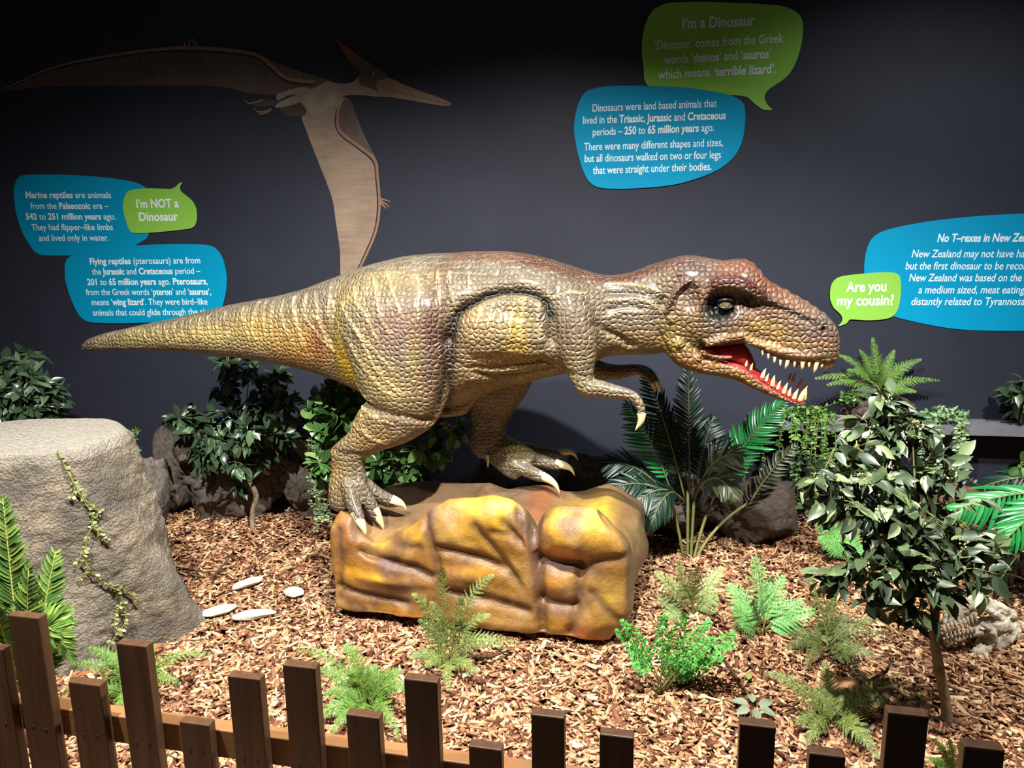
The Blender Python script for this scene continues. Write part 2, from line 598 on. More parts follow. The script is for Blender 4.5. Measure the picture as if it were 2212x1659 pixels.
def flat(name, pts, z, mat, layer, k=4, parent=None):
    u = [wall_uv(WL(*z(*p))) for p in pts]
    sm = catmull(u, k, True) if k else u
    off = 0.0006 * layer
    n = len(sm)
    fr = [wall_pt(p[0], p[1], off + 0.0006) for p in sm]
    bk = [wall_pt(p[0], p[1], 0.0002) for p in sm]
    fs = [tuple(range(n))] + [(i, n + i, n + (i + 1) % n, (i + 1) % n) for i in range(n)]
    return mk(name, fr + bk, fs, mat, parent or mural, False)


def strip(name, pts, wid, z, mat, layer, parent=None):
    u = catmull([wall_uv(WL(*z(*p))) for p in pts], 5)
    w = np.interp(np.linspace(0, 1, len(u)), np.linspace(0, 1, len(wid)), wid)
    off = 0.0006 * layer
    A, B = [], []
    for i in range(len(u)):
        d = u[min(i + 1, len(u) - 1)] - u[max(i - 1, 0)]
        d = d / (np.linalg.norm(d) + 1e-9)
        nn = np.array((-d[1], d[0])) * w[i]
        A.append(u[i] + nn); B.append(u[i] - nn)
    lp = A + B[::-1]
    n = len(lp)
    fr = [wall_pt(p[0], p[1], off + 0.0006) for p in lp]
    m = len(u)
    fs = [(i, i + 1, n - 2 - i, n - 1 - i) for i in range(m - 1)]
    return mk(name, fr, fs, mat, parent or mural, False)


wl = flat('wing', [(-20, 440), (130, 378), (260, 322), (400, 285), (560, 258), (700, 240), (860, 228), (1000, 228), (1120, 240), (1240, 262), (1300, 290), (1400, 330), (1560, 380), (1600, 400), (1560, 440), (1480, 470), (1400, 460), (1330, 455), (1200, 445), (1080, 418), (960, 410), (700, 410), (400, 412), (260, 413), (130, 422)], z1, M_PW1, 1)
wr = flat('wing', [(1440, 540), (1470, 640), (1520, 770), (1560, 870), (1590, 960), (1605, 1060), (1625, 1200), (1632, 1330), (1690, 1330), (1745, 1240), (1790, 1130), (1810, 1000), (1808, 850), (1795, 760), (1740, 650), (1700, 550), (1680, 490), (1650, 465), (1600, 470), (1500, 500)], z1, M_PW2, 1)
strip('outline', [(0, 440), (260, 331), (520, 278), (760, 245), (930, 240), (1110, 253), (1228, 275), (1300, 335), (1375, 392), (1500, 405)], [.003, .006, .008, .008, .006, .004], z1, M_PBLACK, 2, wl)
strip('wing_bone', [(0, 434), (260, 322), (520, 268), (760, 236), (930, 230), (1110, 243), (1232, 265), (1300, 318), (1375, 376), (1500, 392)], [.002, .006, .009, .010, .011, .010, .012, .010, .009], z1, M_PB, 3, wl)
strip('outline', [(1608, 520), (1604, 600), (1634, 652), (1700, 700), (1782, 770), (1797, 850), (1805, 980), (1790, 1100), (1740, 1220), (1698, 1310)], [.003, .006, .005, .003], z1, M_PBLACK, 2, wr)
flat('wing_flap', [(1617, 540), (1650, 470), (1680, 492), (1700, 552), (1740, 655), (1785, 742), (1700, 680), (1645, 640), (1615, 600)], z1, M_PW1, 2, 3, wr)
strip('wing_bone', [(1618, 520), (1614, 600), (1642, 645), (1710, 695), (1790, 762), (1805, 850), (1814, 980), (1798, 1100), (1750, 1220), (1706, 1310)], [.006, .010, .010, .009, .008, .007, .004], z1, M_PB, 3, wr)
for p in ([(1818, 950), (1850, 958), (1868, 966)], [(1816, 958), (1846, 976), (1862, 992)], [(1814, 965), (1836, 985), (1848, 998)]):
    strip('finger', p, [.006, .004, .002], z1, M_PB, 4, wr)
for p in ([(890, 232), (884, 210), (880, 198)], [(905, 230), (905, 205), (912, 190)], [(925, 230), (928, 205), (922, 182)], [(940, 232), (942, 212), (936, 200)]):
    strip('finger', p, [.008, .006, .003], z1, M_PB, 4, wl)
flat('leg', [(700, 560), (740, 620), (720, 700), (690, 780), (600, 795), (510, 790), (460, 720), (380, 690), (300, 700), (220, 690), (240, 660), (300, 632), (420, 640), (560, 620)], z4, M_PDARK, 2)
flat('leg', [(430, 590), (500, 560), (640, 518), (740, 530), (760, 580), (690, 640), (560, 690), (430, 710), (420, 690), (470, 650), (560, 610), (620, 590), (560, 585), (440, 640)], z4, M_PBODY, 4)
for p in ([(300, 640), (190, 668), (150, 660), (126, 636)], [(380, 720), (300, 750), (240, 740), (216, 710)], [(370, 735), (310, 765), (270, 768), (240, 742)]):
    strip('toe', p, [.006, .004, .002], z4, M_PB, 4)
flat('body', [(830, 500), (905, 460), (960, 472), (1050, 484), (1130, 474), (1180, 440), (1230, 400), (1330, 420), (1420, 560), (1410, 606), (1300, 600), (1180, 590), (1050, 605), (1000, 660), (940, 710), (870, 755), (790, 772), (730, 755), (690, 700), (650, 640), (690, 580), (750, 540)], z4, M_PBODY, 5)
hd = flat('head', [(1075, 205), (1130, 170), (1200, 215), (1300, 280), (1400, 350), (1480, 425), (1460, 520), (1420, 600), (1340, 540), (1230, 500), (1200, 440), (1225, 390), (1180, 330), (1120, 275)], z4, M_PHEAD, 6)
flat('crest', [(990, 70), (1080, 128), (1150, 178), (1205, 222), (1150, 240), (1100, 250), (1062, 190), (1030, 130)], z4, M_PCREST, 7, 3, hd)
flat('beak', [(1370, 480), (1440, 440), (1500, 432), (1600, 480), (1800, 560), (1950, 610), (2060, 660), (2075, 682), (2030, 696), (1900, 680), (1700, 645), (1500, 612), (1410, 604), (1380, 550)], z4, M_PBEAK, 7, 4, hd)
strip('mouth_line', [(1372, 482), (1420, 515), (1560, 560), (1800, 620), (2060, 680)], [.0015, .0012, .0008], z4, M_PBLACK, 8, hd)
flat('eye', [(1310, 380), (1325, 364), (1345, 368), (1350, 388), (1335, 402), (1315, 398)], z4, M_PBLACK, 8, 3, hd)
strip('eye_glint', [(1322, 396), (1336, 394), (1340, 380), (1332, 370)], [.001, .002, .001], z4, M_WHITE, 9, hd)
# ================================================================== the dinosaur statue
TA = math.radians(12.0)
T_H = Vector((math.cos(TA), -math.sin(TA), 0))        # heading, to the right and a little forward
T_N = Vector((-math.sin(TA), -math.cos(TA), 0))       # its near flank
T_C = Y(1000, 700, 3.30)


def TR(px, py, off=0.0):
    return on_plane(px, py, T_C + T_N * off, T_N)


def tuv(p):
    return ((p - T_C).dot(T_H), p.z)


def ring(x1, y1, x2, y2, w, off=0.0, ex=2.3, n=28):
    """section through a body or limb: silhouette pixel on either side, half thickness, distance from the mid plane"""
    a = TR(x1, y1, off); b = TR(x2, y2, off)
    c = (a + b) / 2; h = (a - b) / 2
    out = []
    for j in range(n):
        q = 2 * math.pi * j / n
        cs, sn = math.cos(q), math.sin(q)
        out.append(c + h * (math.copysign(abs(cs) ** (2 / ex), cs)) + T_N * (w * math.copysign(abs(sn) ** (2 / ex), sn)))
    return out


def interp_secs(secs, k=4):
    return [tuple(r) for r in catmull(secs, k)]


body = Geo()


def loft(secs, ex=2.3, k=4, g=body):
    secs = [tuple(s) + ((0.0,) if len(s) == 5 else ()) for s in secs]
    g.loop_loft([ring(*s, ex=ex) for s in interp_secs(secs, k)])


def limb(pts, k=4, g=body, n=16):
    """pts: photo pixel x, y, distance from the mid plane, radius"""
    q = catmull(pts, k)
    P = [TR(a, b, o) for a, b, o, r in q]
    R = [max(0.001, r) for a, b, o, r in q]
    # rounded ends
    d0 = (P[0] - P[1]).normalized(); d1 = (P[-1] - P[-2]).normalized()
    P = [P[0] + d0 * R[0] * 0.8, P[0] + d0 * R[0] * 0.45] + P + [P[-1] + d1 * R[-1] * 0.45, P[-1] + d1 * R[-1] * 0.8]
    R = [R[0] * 0.3, R[0] * 0.8] + R + [R[-1] * 0.8, R[-1] * 0.3]
    g.tube(P, R, n)


# tail, trunk and neck
loft([(178, 744, 179, 757, .012), (195, 731, 200, 757, .03), (240, 716, 250, 756, .042), (322, 698, 330, 757, .058), (406, 680, 420, 761, .078),
      (492, 659, 510, 771, .10), (577, 643, 600, 785, .125), (648, 626, 680, 803, .15), (720, 600, 748, 826, .18), (790, 574, 800, 850, .215),
      (871, 554, 880, 872, .245), (960, 546, 955, 880, .262), (1040, 543, 1030, 856, .268), (1099, 543, 1095, 835, .262), (1160, 552, 1165, 818, .25),
      (1215, 568, 1225, 804, .22), (1260, 582, 1275, 786, .175), (1310, 593, 1318, 768, .14), (1360, 588, 1370, 765, .13), (1410, 570, 1425, 763, .13), (1455, 557, 1465, 745, .13)])
# belly keel between the legs
loft([(945, 800, 942, 900, .05), (965, 850, 962, 901, .06), (990, 850, 988, 898, .062), (1010, 850, 1008, 893, .055), (1035, 845, 1026, 868, .04), (1060, 835, 1050, 850, .03)])
# rib bulge and shoulder masses on both flanks
for s in (1, -1):
    limb([(1000, 742, .10 * s, .12), (1040, 715, .135 * s, .155), (1090, 712, .135 * s, .155), (1150, 720, .11 * s, .15), (1190, 720, .09 * s, .13)])
    limb([(1215, 640, .085 * s, .11), (1235, 690, .135 * s, .105), (1243, 735, .15 * s, .092)])
# skull
loft([(1420, 568, 1413, 730, .12), (1455, 556, 1445, 752, .142), (1490, 551, 1490, 757, .16), (1530, 557, 1530, 756, .165), (1565, 562, 1570, 748, .158),
      (1600, 559, 1605, 741, .142), (1632, 575, 1632, 750, .126), (1655, 601, 1652, 761, .116), (1695, 625, 1690, 777, .106), (1735, 648, 1725, 788, .098),
      (1770, 669, 1760, 790, .09), (1795, 690, 1785, 788, .076), (1808, 712, 1803, 781, .052), (1813, 740, 1811, 768, .022)], 2.7)
# lower jaw
loft([(1425, 690, 1420, 735, .10), (1450, 690, 1440, 762, .13), (1480, 715, 1468, 787, .142), (1520, 757, 1508, 800, .138), (1560, 769, 1550, 807, .124),
      (1604, 784, 1590, 818, .112), (1635, 808, 1622, 834, .102), (1671, 833, 1660, 850, .09), (1702, 854, 1692, 862, .078), (1725, 866, 1715, 870, .062), (1742, 865, 1738, 872, .035)], 3.0)
for s in (1, -1):
    # brow ridge running on to the snout, arch behind the eye, lip and cheek swellings
    limb([(1532, 640, .145 * s, .013), (1542, 616, .154 * s, .021), (1575, 609, .160 * s, .026), (1605, 617, .152 * s, .027), (1632, 633, .136 * s, .022), (1654, 647, .118 * s, .016),
          (1690, 662, .098 * s, .011), (1730, 682, .086 * s, .009), (1768, 697, .074 * s, .007)])
    limb([(1440, 678, .142 * s, .009), (1449, 650, .15 * s, .011), (1463, 630, .152 * s, .012), (1480, 614, .15 * s, .012), (1498, 608, .148 * s, .011), (1510, 620, .152 * s, .011), (1513, 650, .158 * s, .01), (1510, 688, .16 * s, .009)])
    limb([(1612, 735, .118 * s, .016), (1660, 752, .106 * s, .016), (1710, 765, .094 * s, .016), (1760, 768, .082 * s, .014), (1795, 760, .058 * s, .012)])
    limb([(1528, 745, .15 * s, .015), (1565, 733, .145 * s, .016), (1605, 726, .128 * s, .014)])
    limb([(1515, 760, .135 * s, .012), (1550, 772, .12 * s, .012), (1580, 772, .112 * s, .009)])
    limb([(1770, 688, .045 * s, .022), (1790, 702, .04 * s, .02)])
    for (a, b, o, r) in ((1467, 745, .14, .017), (1506, 775, .138, .013), (1512, 795, .128, .011), (1608, 600, .098, .010), (1680, 645, .07, .011), (1590, 620, .138, .010), (1715, 655, .062, .009), (1450, 690, .138, .016)):
        limb([(a - 3, b, o * s, r), (a + 3, b, o * s, r)], 2)
# low scutes on the top of the head and snout
for a, b in ((1588, 562), (1607, 561), (1623, 568), (1637, 583), (1650, 600), (1672, 614), (1696, 627), (1718, 640), (1738, 651), (1757, 663), (1776, 675)):
    limb([(a - 4, b + 4, .02, .014), (a + 4, b + 5, .02, .014)], 2)
# near leg
loft([(770, 590, 930, 575, .10, .12), (735, 640, 985, 640, .14, .155), (733, 690, 994, 690, .155, .175), (746, 745, 988, 750, .145, .195), (766, 800, 977, 810, .13, .21),
      (787, 846, 966, 862, .12, .22), (800, 864, 950, 902, .095, .225)])
loft([(815, 852, 940, 885, .08, .22), (797, 862, 945, 908, .098, .225), (774, 890, 924, 930, .088, .23), (756, 930, 878, 955, .075, .23), (728, 957, 815, 976, .062, .23), (716, 968, 790, 990, .055, .23)])
loft([(716, 968, 792, 978, .055, .23), (718, 1008, 787, 1010, .05, .235), (712, 1045, 792, 1042, .056, .25), (714, 1085, 788, 1072, .06, .27), (728, 1103, 775, 1092, .04, .285)])
limb([(752, 1050, .29, .036), (762, 1085, .325, .034), (772, 1112, .355, .029), (778, 1126, .37, .024)])
limb([(775, 1048, .27, .034), (795, 1080, .275, .032), (808, 1105, .285, .027), (815, 1116, .29, .022)])
limb([(782, 1042, .22, .036), (812, 1066, .20, .033), (840, 1080, .185, .029), (856, 1086, .18, .023)])
# far leg
loft([(1000, 700, 1150, 740, .11, -.13), (1008, 780, 1158, 800, .12, -.16), (1014, 850, 1140, 845, .098, -.19), (1016, 880, 1112, 885, .075, -.205), (1018, 920, 1091, 924, .058, -.21), (1016, 965, 1098, 945, .058, -.21), (1035, 990, 1115, 950, .05, -.21)])
loft([(1024, 978, 1075, 935, .05, -.21), (1058, 998, 1105, 948, .055, -.2), (1090, 1024, 1150, 972, .06, -.19), (1115, 1036, 1160, 985, .05, -.18)])
limb([(1110, 1003, -.155, .034), (1148, 1020, -.13, .032), (1172, 1030, -.12, .026)])
limb([(1130, 985, -.2, .036), (1178, 998, -.2, .03), (1206, 1006, -.2, .024)])
limb([(1110, 962, -.25, .03), (1180, 977, -.31, .026), (1214, 983, -.33, .02)])
# arms
limb([(1240, 700, .16, .085), (1246, 740, .175, .084), (1251, 775, .18, .073), (1256, 808, .19, .053), (1266, 836, .20, .042), (1290, 839, .21, .037), (1328, 846, .22, .029), (1356, 851, .23, .023), (1374, 862, .235, .021), (1384, 880, .24, .019), (1386, 897, .24, .018)])
limb([(1358, 852, .215, .02), (1376, 866, .20, .018), (1384, 882, .19, .016), (1384, 894, .19, .014)])
limb([(1245, 730, -.17, .065), (1268, 785, -.2, .05), (1300, 801, -.22, .043), (1340, 803, -.24, .034), (1378, 798, -.25, .026), (1404, 806, -.26, .02), (1419, 826, -.26, .017)])
limb([(1378, 800, -.23, .02), (1398, 812, -.215, .017), (1410, 828, -.21, .014)])

me = remeshed(body, 0.0072, 5)
P = verts_np(me)
Nn = norms_np(me)
rel = P - np.array(T_C)
U2 = np.stack([rel @ np.array(T_H), P[:, 2]], 1)
W2 = rel @ np.array(T_N)
side = np.abs(Nn @ np.array(T_N))


def px2(pts, off=0.2):
    return [np.array(tuv(TR(x, y, off))) for x, y in pts]


z3 = lambda pts: [(600 + x / 2.765, 500 + y / 2.765) for x, y in pts]
z4b = lambda pts: [(1150 + x / 3.16, 500 + y / 3.16) for x, y in pts]
z6 = lambda pts: [(150 + x / 3.511, 600 + y / 3.511) for x, y in pts]
zc = lambda pts: [(680 + x / 3.687, 750 + y / 3.687) for x, y in pts]
zh = lambda pts: [(1380 + x / 4.809, 540 + y / 4.809) for x, y in pts]

RIDGE = [z3(p) for p in (
    [(335, 440), (400, 560), (480, 640), (560, 760), (680, 900), (760, 950)], [(410, 420), (470, 500), (540, 580), (600, 680), (650, 780), (740, 880), (820, 950)],
    [(480, 330), (520, 420), (590, 490), (640, 580), (680, 640)], [(590, 270), (620, 340), (650, 420), (690, 520), (740, 590)], [(660, 240), (700, 310), (740, 380), (790, 470)],
    [(840, 260), (870, 330), (880, 420), (890, 500)], [(940, 230), (970, 310), (980, 380), (1000, 450)], [(1040, 330), (1070, 400), (1085, 450)],
    [(520, 560), (600, 640), (680, 720), (760, 800)], [(330, 470), (400, 640), (460, 800), (520, 950)],
    [(270, 330), (292, 420), (285, 500)], [(170, 370), (210, 450), (240, 530)], [(100, 400), (110, 480), (150, 540), (240, 640), (330, 720)], [(30, 400), (60, 520), (120, 700)],
    [(1360, 420), (1352, 520), (1355, 620)], [(1300, 430), (1285, 560)], [(1230, 450), (1215, 560)], [(1430, 400), (1412, 520), (1410, 640)], [(1490, 390), (1470, 520), (1470, 650)], [(1580, 400), (1562, 520), (1575, 650)],
    [(1020, 240), (1030, 290)], [(1140, 240), (1150, 320)], [(1640, 400), (1740, 360), (1840, 380)])]
RIDGE += [z6(p) for p in (
    [(250, 440), (310, 490)], [(350, 430), (372, 500)], [(400, 430), (430, 500)], [(470, 410), (482, 470)], [(510, 400), (560, 520)], [(570, 390), (600, 490)], [(640, 370), (680, 500)], [(710, 355), (730, 475)],
    [(780, 345), (830, 490)], [(860, 330), (870, 480)], [(920, 315), (970, 475)], [(990, 295), (1035, 480)], [(1060, 285), (1110, 475)], [(1200, 245), (1250, 400), (1285, 480)], [(1310, 205), (1312, 430), (1340, 490)],
    [(1370, 200), (1425, 460)], [(1440, 190), (1455, 330), (1480, 480)], [(1530, 180), (1540, 300), (1640, 500)], [(1610, 165), (1680, 330), (1750, 530)], [(1720, 140), (1740, 240), (1860, 330), (1940, 480)], [(1800, 125), (1860, 320)], [(1930, 85), (1950, 290)])]
RIDGE += [zc(p) for p in ([(420, 440), (560, 520), (700, 560)], [(330, 560), (470, 640), (600, 720)], [(440, 430), (430, 560), (520, 690)], [(380, 250), (450, 350), (560, 420)])]
RIDGE += [z4b(p) for p in ([(510, 480), (700, 470), (800, 490), (870, 555)], [(480, 370), (640, 370), (800, 390), (890, 440)], [(500, 590), (600, 560), (720, 560)], [(130, 420), (60, 460), (40, 560), (70, 680), (120, 760)])]
GROOVE = [(z3([(1050, 640), (1065, 540), (1090, 480), (1150, 440), (1250, 382), (1350, 352), (1480, 352), (1560, 375), (1620, 430), (1642, 520), (1640, 660)]),  .034, .017),
          (z3([(1050, 640), (1045, 760), (1030, 900), (990, 1010), (950, 1100)]), .010, .024),
          (z3([(530, 985), (620, 1030), (760, 1062), (880, 1090), (950, 1112)]), .011, .014),
          (z3([(1180, 800), (1280, 815), (1400, 800), (1560, 770), (1640, 790)]), .008, .012), (z3([(1170, 850), (1300, 860), (1450, 850), (1640, 820)]), .007, .010), (z3([(1080, 770), (1180, 830), (1300, 880)]), .006, .011),
          (z3([(330, 420), (340, 520), (400, 660), (450, 800), (500, 940)]), .010, .016), (z3([(240, 520), (300, 640), (380, 760)]), .007, .014),
          (z4b([(480, 430), (640, 430), (800, 450), (880, 520)]), .007, .010), (z4b([(510, 540), (640, 520), (760, 540)]), .007, .011), (z4b([(420, 640), (560, 730), (680, 800)]), .010, .014), (z4b([(500, 700), (600, 740), (640, 800)]), .008, .012),
          (z4b([(880, 470), (850, 560), (840, 660), (880, 780), (930, 850)]), .012, .014), (z4b([(1000, 330), (930, 430), (890, 520)]), .008, .012),
          (zh([(1040, 330), (1200, 430), (1310, 520)]), .003, .01), (zh([(1300, 575), (1450, 620), (1700, 720), (1850, 800)]), .006, .010), (zh([(700, 1020), (860, 1080), (960, 1095)]), .006, .010), (zh([(540, 900), (640, 1000), (780, 1100)]), .004, .010),
          (z3([(620, 1000), (700, 1120), (720, 1240)]), .004, .012), (z3([(330, 1275), (450, 1300), (560, 1300)]), .007, .010), (z3([(1700, 830), (1800, 850), (1900, 880)]), .006, .012),
          (z3([(760, 215), (960, 190), (1150, 215), (1300, 240)]), .012, .026)]
disp = np.zeros(len(P))
ridge_mask = np.zeros(len(P))
groove_mask = np.zeros(len(P))
flank = np.clip((side - 0.12) / 0.3, 0, 1)
for r in RIDGE:
    d = seg_dist(U2, px2(r, .2))
    disp += 0.0055 * np.exp(-(d / 0.0065) ** 2) * flank
    ridge_mask = np.maximum(ridge_mask, np.exp(-(d / 0.0055) ** 2) * flank)
for r, dep, wid in GROOVE:
    d = seg_dist(U2, px2(r, .2))
    disp -= dep * np.exp(-(d / wid) ** 2) * flank
    if dep > .0095: groove_mask = np.maximum(groove_mask, np.exp(-(d / (wid * .7)) ** 2) * flank)


def blob(x, y, rx, ry, ang=0.0, off=.15, pw=2):
    c = np.array(tuv(TR(x, y, off)))
    ex = abs(tuv(TR(x + rx, y, off))[0] - c[0]); ey = abs(tuv(TR(x, y + ry, off))[1] - c[1])
    d = U2 - c
    ca, sa = math.cos(math.radians(ang)), math.sin(math.radians(ang))
    a = (d[:, 0] * ca - d[:, 1] * sa) / ex; b = (d[:, 0] * sa + d[:, 1] * ca) / ey
    return np.exp(-(a * a + b * b) ** (pw / 2))


disp -= 0.055 * blob(1560, 662, 36, 27, 8, .14, 4) * flank
disp -= 0.022 * blob(1612, 655, 34, 16, 28, .12, 3) * flank          # eye socket
disp -= 0.020 * blob(1488, 645, 24, 27, -20, .15, 4) * flank       # hollow inside the arch
disp -= 0.016 * blob(1777, 709, 6, 6, 0, .05, 4) * flank           # nostril
disp -= 0.010 * blob(1650, 690, 55, 20, 22, .11, 2) * flank        # hollow of the cheek
disp += 0.002 * fbm(P, 9, 3, 2.0)
P += Nn * disp[:, None]
me.vertices.foreach_set('co', P.astype(np.float32).ravel())
me.update()

# ---- the paint on the statue, patch by patch
col = np.tile(np.array(lin((136, 126, 106))), (len(P), 1))


def patch(m, c, s=1.0):
    global col
    k = np.clip(m * s, 0, 1)[:, None]
    col = col * (1 - k) + np.array(lin(c)) * k


topn = np.clip((Nn[:, 2] - 0.35) / 0.5, 0, 1)
head_px = np.array(tuv(TR(1430, 680, 0)))[0]
onhead = 1 / (1 + np.exp(-(U2[:, 0] - head_px) / 0.018))
nzc = fbm(P, 5, 4, 7.0)
patch(topn, (132, 124, 116), .8)
patch(np.clip(-Nn[:, 2] - .2, 0, 1) * 1.4, (188, 168, 134), .9)
for a in ((560, 720, 100, 40, (186, 158, 88), .95), (420, 728, 150, 22, (194, 178, 118), .9), (280, 735, 70, 16, (196, 180, 96), .7), (640, 745, 70, 45, (190, 150, 62), .8), (690, 740, 22, 50, (146, 92, 60), .95), (655, 775, 60, 30, (176, 128, 66), .6),
          (745, 745, 16, 80, (204, 176, 44), 1.0), (770, 810, 22, 60, (204, 172, 48), .95), (830, 760, 26, 70, (178, 156, 84), .55), (880, 830, 40, 60, (186, 162, 88), .5), (885, 700, 60, 60, (134, 108, 100), .85), (962, 700, 30, 130, (92, 56, 42), 1.0), (950, 830, 30, 70, (92, 62, 48), .95), (925, 760, 14, 50, (176, 152, 64), .6),
          (880, 600, 70, 30, (166, 146, 92), .6), (780, 640, 40, 40, (176, 158, 104), .5), (1050, 700, 40, 50, (180, 146, 84), .9), (1130, 720, 25, 60, (192, 166, 64), .9), (1090, 770, 90, 26, (176, 142, 82), .7), (1090, 660, 70, 30, (160, 150, 128), .5),
          (1100, 850, 120, 40, (186, 160, 112), .8), (990, 880, 50, 40, (194, 168, 116), .9), (1240, 640, 50, 50, (122, 112, 98), .8), (1240, 720, 40, 50, (118, 94, 78), .85), (1240, 790, 30, 40, (150, 128, 92), .7), (1265, 835, 40, 30, (150, 138, 102), .6), (1320, 848, 50, 14, (166, 142, 116), .6),
          (800, 900, 50, 40, (176, 150, 86), .95), (850, 940, 60, 26, (176, 140, 86), .7), (900, 890, 50, 26, (134, 110, 88), .7), (745, 1000, 30, 60, (180, 150, 76), .8), (740, 1070, 36, 40, (140, 118, 92), .8), (790, 1085, 40, 40, (112, 92, 84), .8), (850, 1085, 26, 16, (128, 108, 92), .8),
          (1080, 870, 60, 60, (132, 112, 74), .8), (1060, 970, 50, 50, (128, 110, 78), .8), (1100, 1000, 60, 30, (176, 160, 70), .8), (1190, 1000, 40, 26, (170, 160, 120), .6),
          (1370, 690, 50, 30, (130, 114, 100), .8), (1370, 735, 60, 26, (160, 132, 84), .8), (1340, 640, 60, 30, (112, 102, 96), .8), (1350, 765, 80, 14, (186, 164, 116), .6), (1388, 880, 14, 20, (196, 170, 120), .6)):
    patch(blob(*a[:4]) * (0.8 + 0.5 * nzc), a[4], a[5])
# brown stripe along neck and back
for r, c_, w_ in ((((1130, 552), (1200, 570), (1260, 588), (1310, 598), (1370, 592), (1430, 570), (1490, 556)), (104, 68, 54), .03), (((1000, 549), (1130, 552)), (122, 92, 76), .022)):
    patch(np.exp(-(seg_dist(U2, px2(r, 0)) / w_) ** 2), c_, .9)
# greyish pale band low on the tail
patch(np.exp(-(seg_dist(U2, px2([(330, 752), (500, 757), (620, 775), (720, 805)], .05)) / .016) ** 2), (150, 130, 104), .7)
# head
hcol = [(1600, 680, 260, 160, (148, 120, 100), 1.0), (1480, 720, 60, 50, (156, 138, 74), .9), (1500, 785, 120, 26, (164, 124, 66), .95), (1620, 825, 120, 30, (158, 120, 62), .95), (1700, 858, 60, 20, (166, 128, 70), .9), (1440, 735, 26, 50, (172, 152, 62), .95),
        (1640, 708, 50, 17, (168, 138, 44), .95), (1690, 728, 30, 14, (172, 138, 48), .8), (1610, 728, 50, 12, (170, 136, 84), .6), (1570, 700, 60, 24, (160, 140, 122), .8), (1480, 650, 40, 36, (138, 122, 108), .8), (1560, 590, 60, 24, (136, 108, 90), .9), (1500, 580, 50, 26, (112, 96, 90), .9), (1600, 580, 40, 30, (140, 102, 82), .9), (1660, 620, 60, 26, (140, 98, 74), .9),
        (1730, 660, 60, 26, (150, 114, 90), .8), (1795, 710, 30, 26, (96, 86, 86), .9), (1785, 745, 40, 30, (132, 92, 74), .8), (1700, 748, 90, 14, (196, 160, 108), .85), (1740, 782, 80, 12, (196, 164, 116), .8), (1640, 745, 40, 10, (198, 164, 112), .7)]
for a in hcol: patch(blob(*a[:4], pw=2) * onhead * (0.85 + 0.4 * nzc), a[4], a[5])
for r, c_, w_, s_ in (([(1538, 616), (1548, 604), (1575, 599), (1605, 606), (1634, 624), (1656, 641)], (92, 44, 30), .017, .95), ([(1652, 646), (1690, 662), (1730, 682), (1770, 698)], (70, 50, 40), .010, .85), ([(1440, 676), (1450, 650), (1463, 631), (1480, 615), (1498, 608), (1508, 617)], (84, 42, 28), .010, .95), ([(1513, 640), (1509, 690)], (150, 104, 66), .010, .7),
                  ([(1610, 560), (1640, 588), (1700, 626)], (150, 100, 78), .02, .5)):
    patch(np.exp(-(seg_dist(U2, px2(r, .13)) / w_) ** 2) * onhead, c_, s_)
patch(blob(1554, 670, 44, 33, 8, .14, 4) * onhead, (15, 15, 16), 1.0)
patch(blob(1610, 648, 26, 12, 30, .12, 3) * onhead, (30, 22, 18), .8)
patch(blob(1777, 709, 7, 6, 0, .05, 4), (20, 16, 16), 1.0)
# red flesh and pink gums inside the open mouth
jaw_top = px2([(1530, 757), (1560, 768), (1590, 776), (1604, 782), (1635, 806), (1671, 831), (1702, 852), (1725, 865), (1742, 864)], .1)
djt = seg_dist(U2, jaw_top)
patch(np.clip((Nn[:, 2] - .25) / .3, 0, 1) * (djt < .03) * (U2[:, 0] > tuv(TR(1545, 760, .1))[0]), (206, 96, 92), 1.0)
mline = px2([(1515, 752), (1545, 752), (1590, 744), (1606, 741)], .13)
patch(np.exp(-(seg_dist(U2, px2([(1530, 758), (1560, 756), (1588, 750)], .13)) / .010) ** 2), (150, 34, 36), 1.0)
roof = (Nn[:, 2] < -0.3) & (U2[:, 1] < tuv(TR(1600, 728, .0))[1]) & (np.abs(W2) < .06) & (U2[:, 0] < tuv(TR(1745, 760, .0))[0]) & (U2[:, 0] > tuv(TR(1560, 760, .1))[0]) & (U2[:, 1] > tuv(TR(1700, 800, 0))[1])
jaw_u = np.interp(U2[:, 0], [p[0] for p in jaw_top], [p[1] for p in jaw_top])
patch((roof & (U2[:, 1] > jaw_u + 0.01)).astype(float), (140, 24, 30), 1.0)
# raised ridges picked out in cream, deep folds rubbed with dark brown paint, the rib arc's shade painted in too
patch(ridge_mask * (1 - onhead * .7) * np.clip(.75 + .7 * fbm(P, 30, 3, 11.0), 0, 1), (214, 198, 156), .7)
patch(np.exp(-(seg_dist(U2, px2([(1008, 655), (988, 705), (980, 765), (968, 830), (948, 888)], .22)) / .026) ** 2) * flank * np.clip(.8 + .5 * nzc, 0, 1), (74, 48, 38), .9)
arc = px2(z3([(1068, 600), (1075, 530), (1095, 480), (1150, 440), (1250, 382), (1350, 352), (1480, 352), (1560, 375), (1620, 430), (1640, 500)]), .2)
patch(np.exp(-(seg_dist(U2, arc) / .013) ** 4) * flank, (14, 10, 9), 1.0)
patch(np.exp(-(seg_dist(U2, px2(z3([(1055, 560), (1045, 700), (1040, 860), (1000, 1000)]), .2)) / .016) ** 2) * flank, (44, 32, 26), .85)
hold = (1 + 0.12 * fbm(P, 22, 3, 4.0))[:, None]
paint_attr(me, col ** 1.32 * hold * 0.68, onhead)

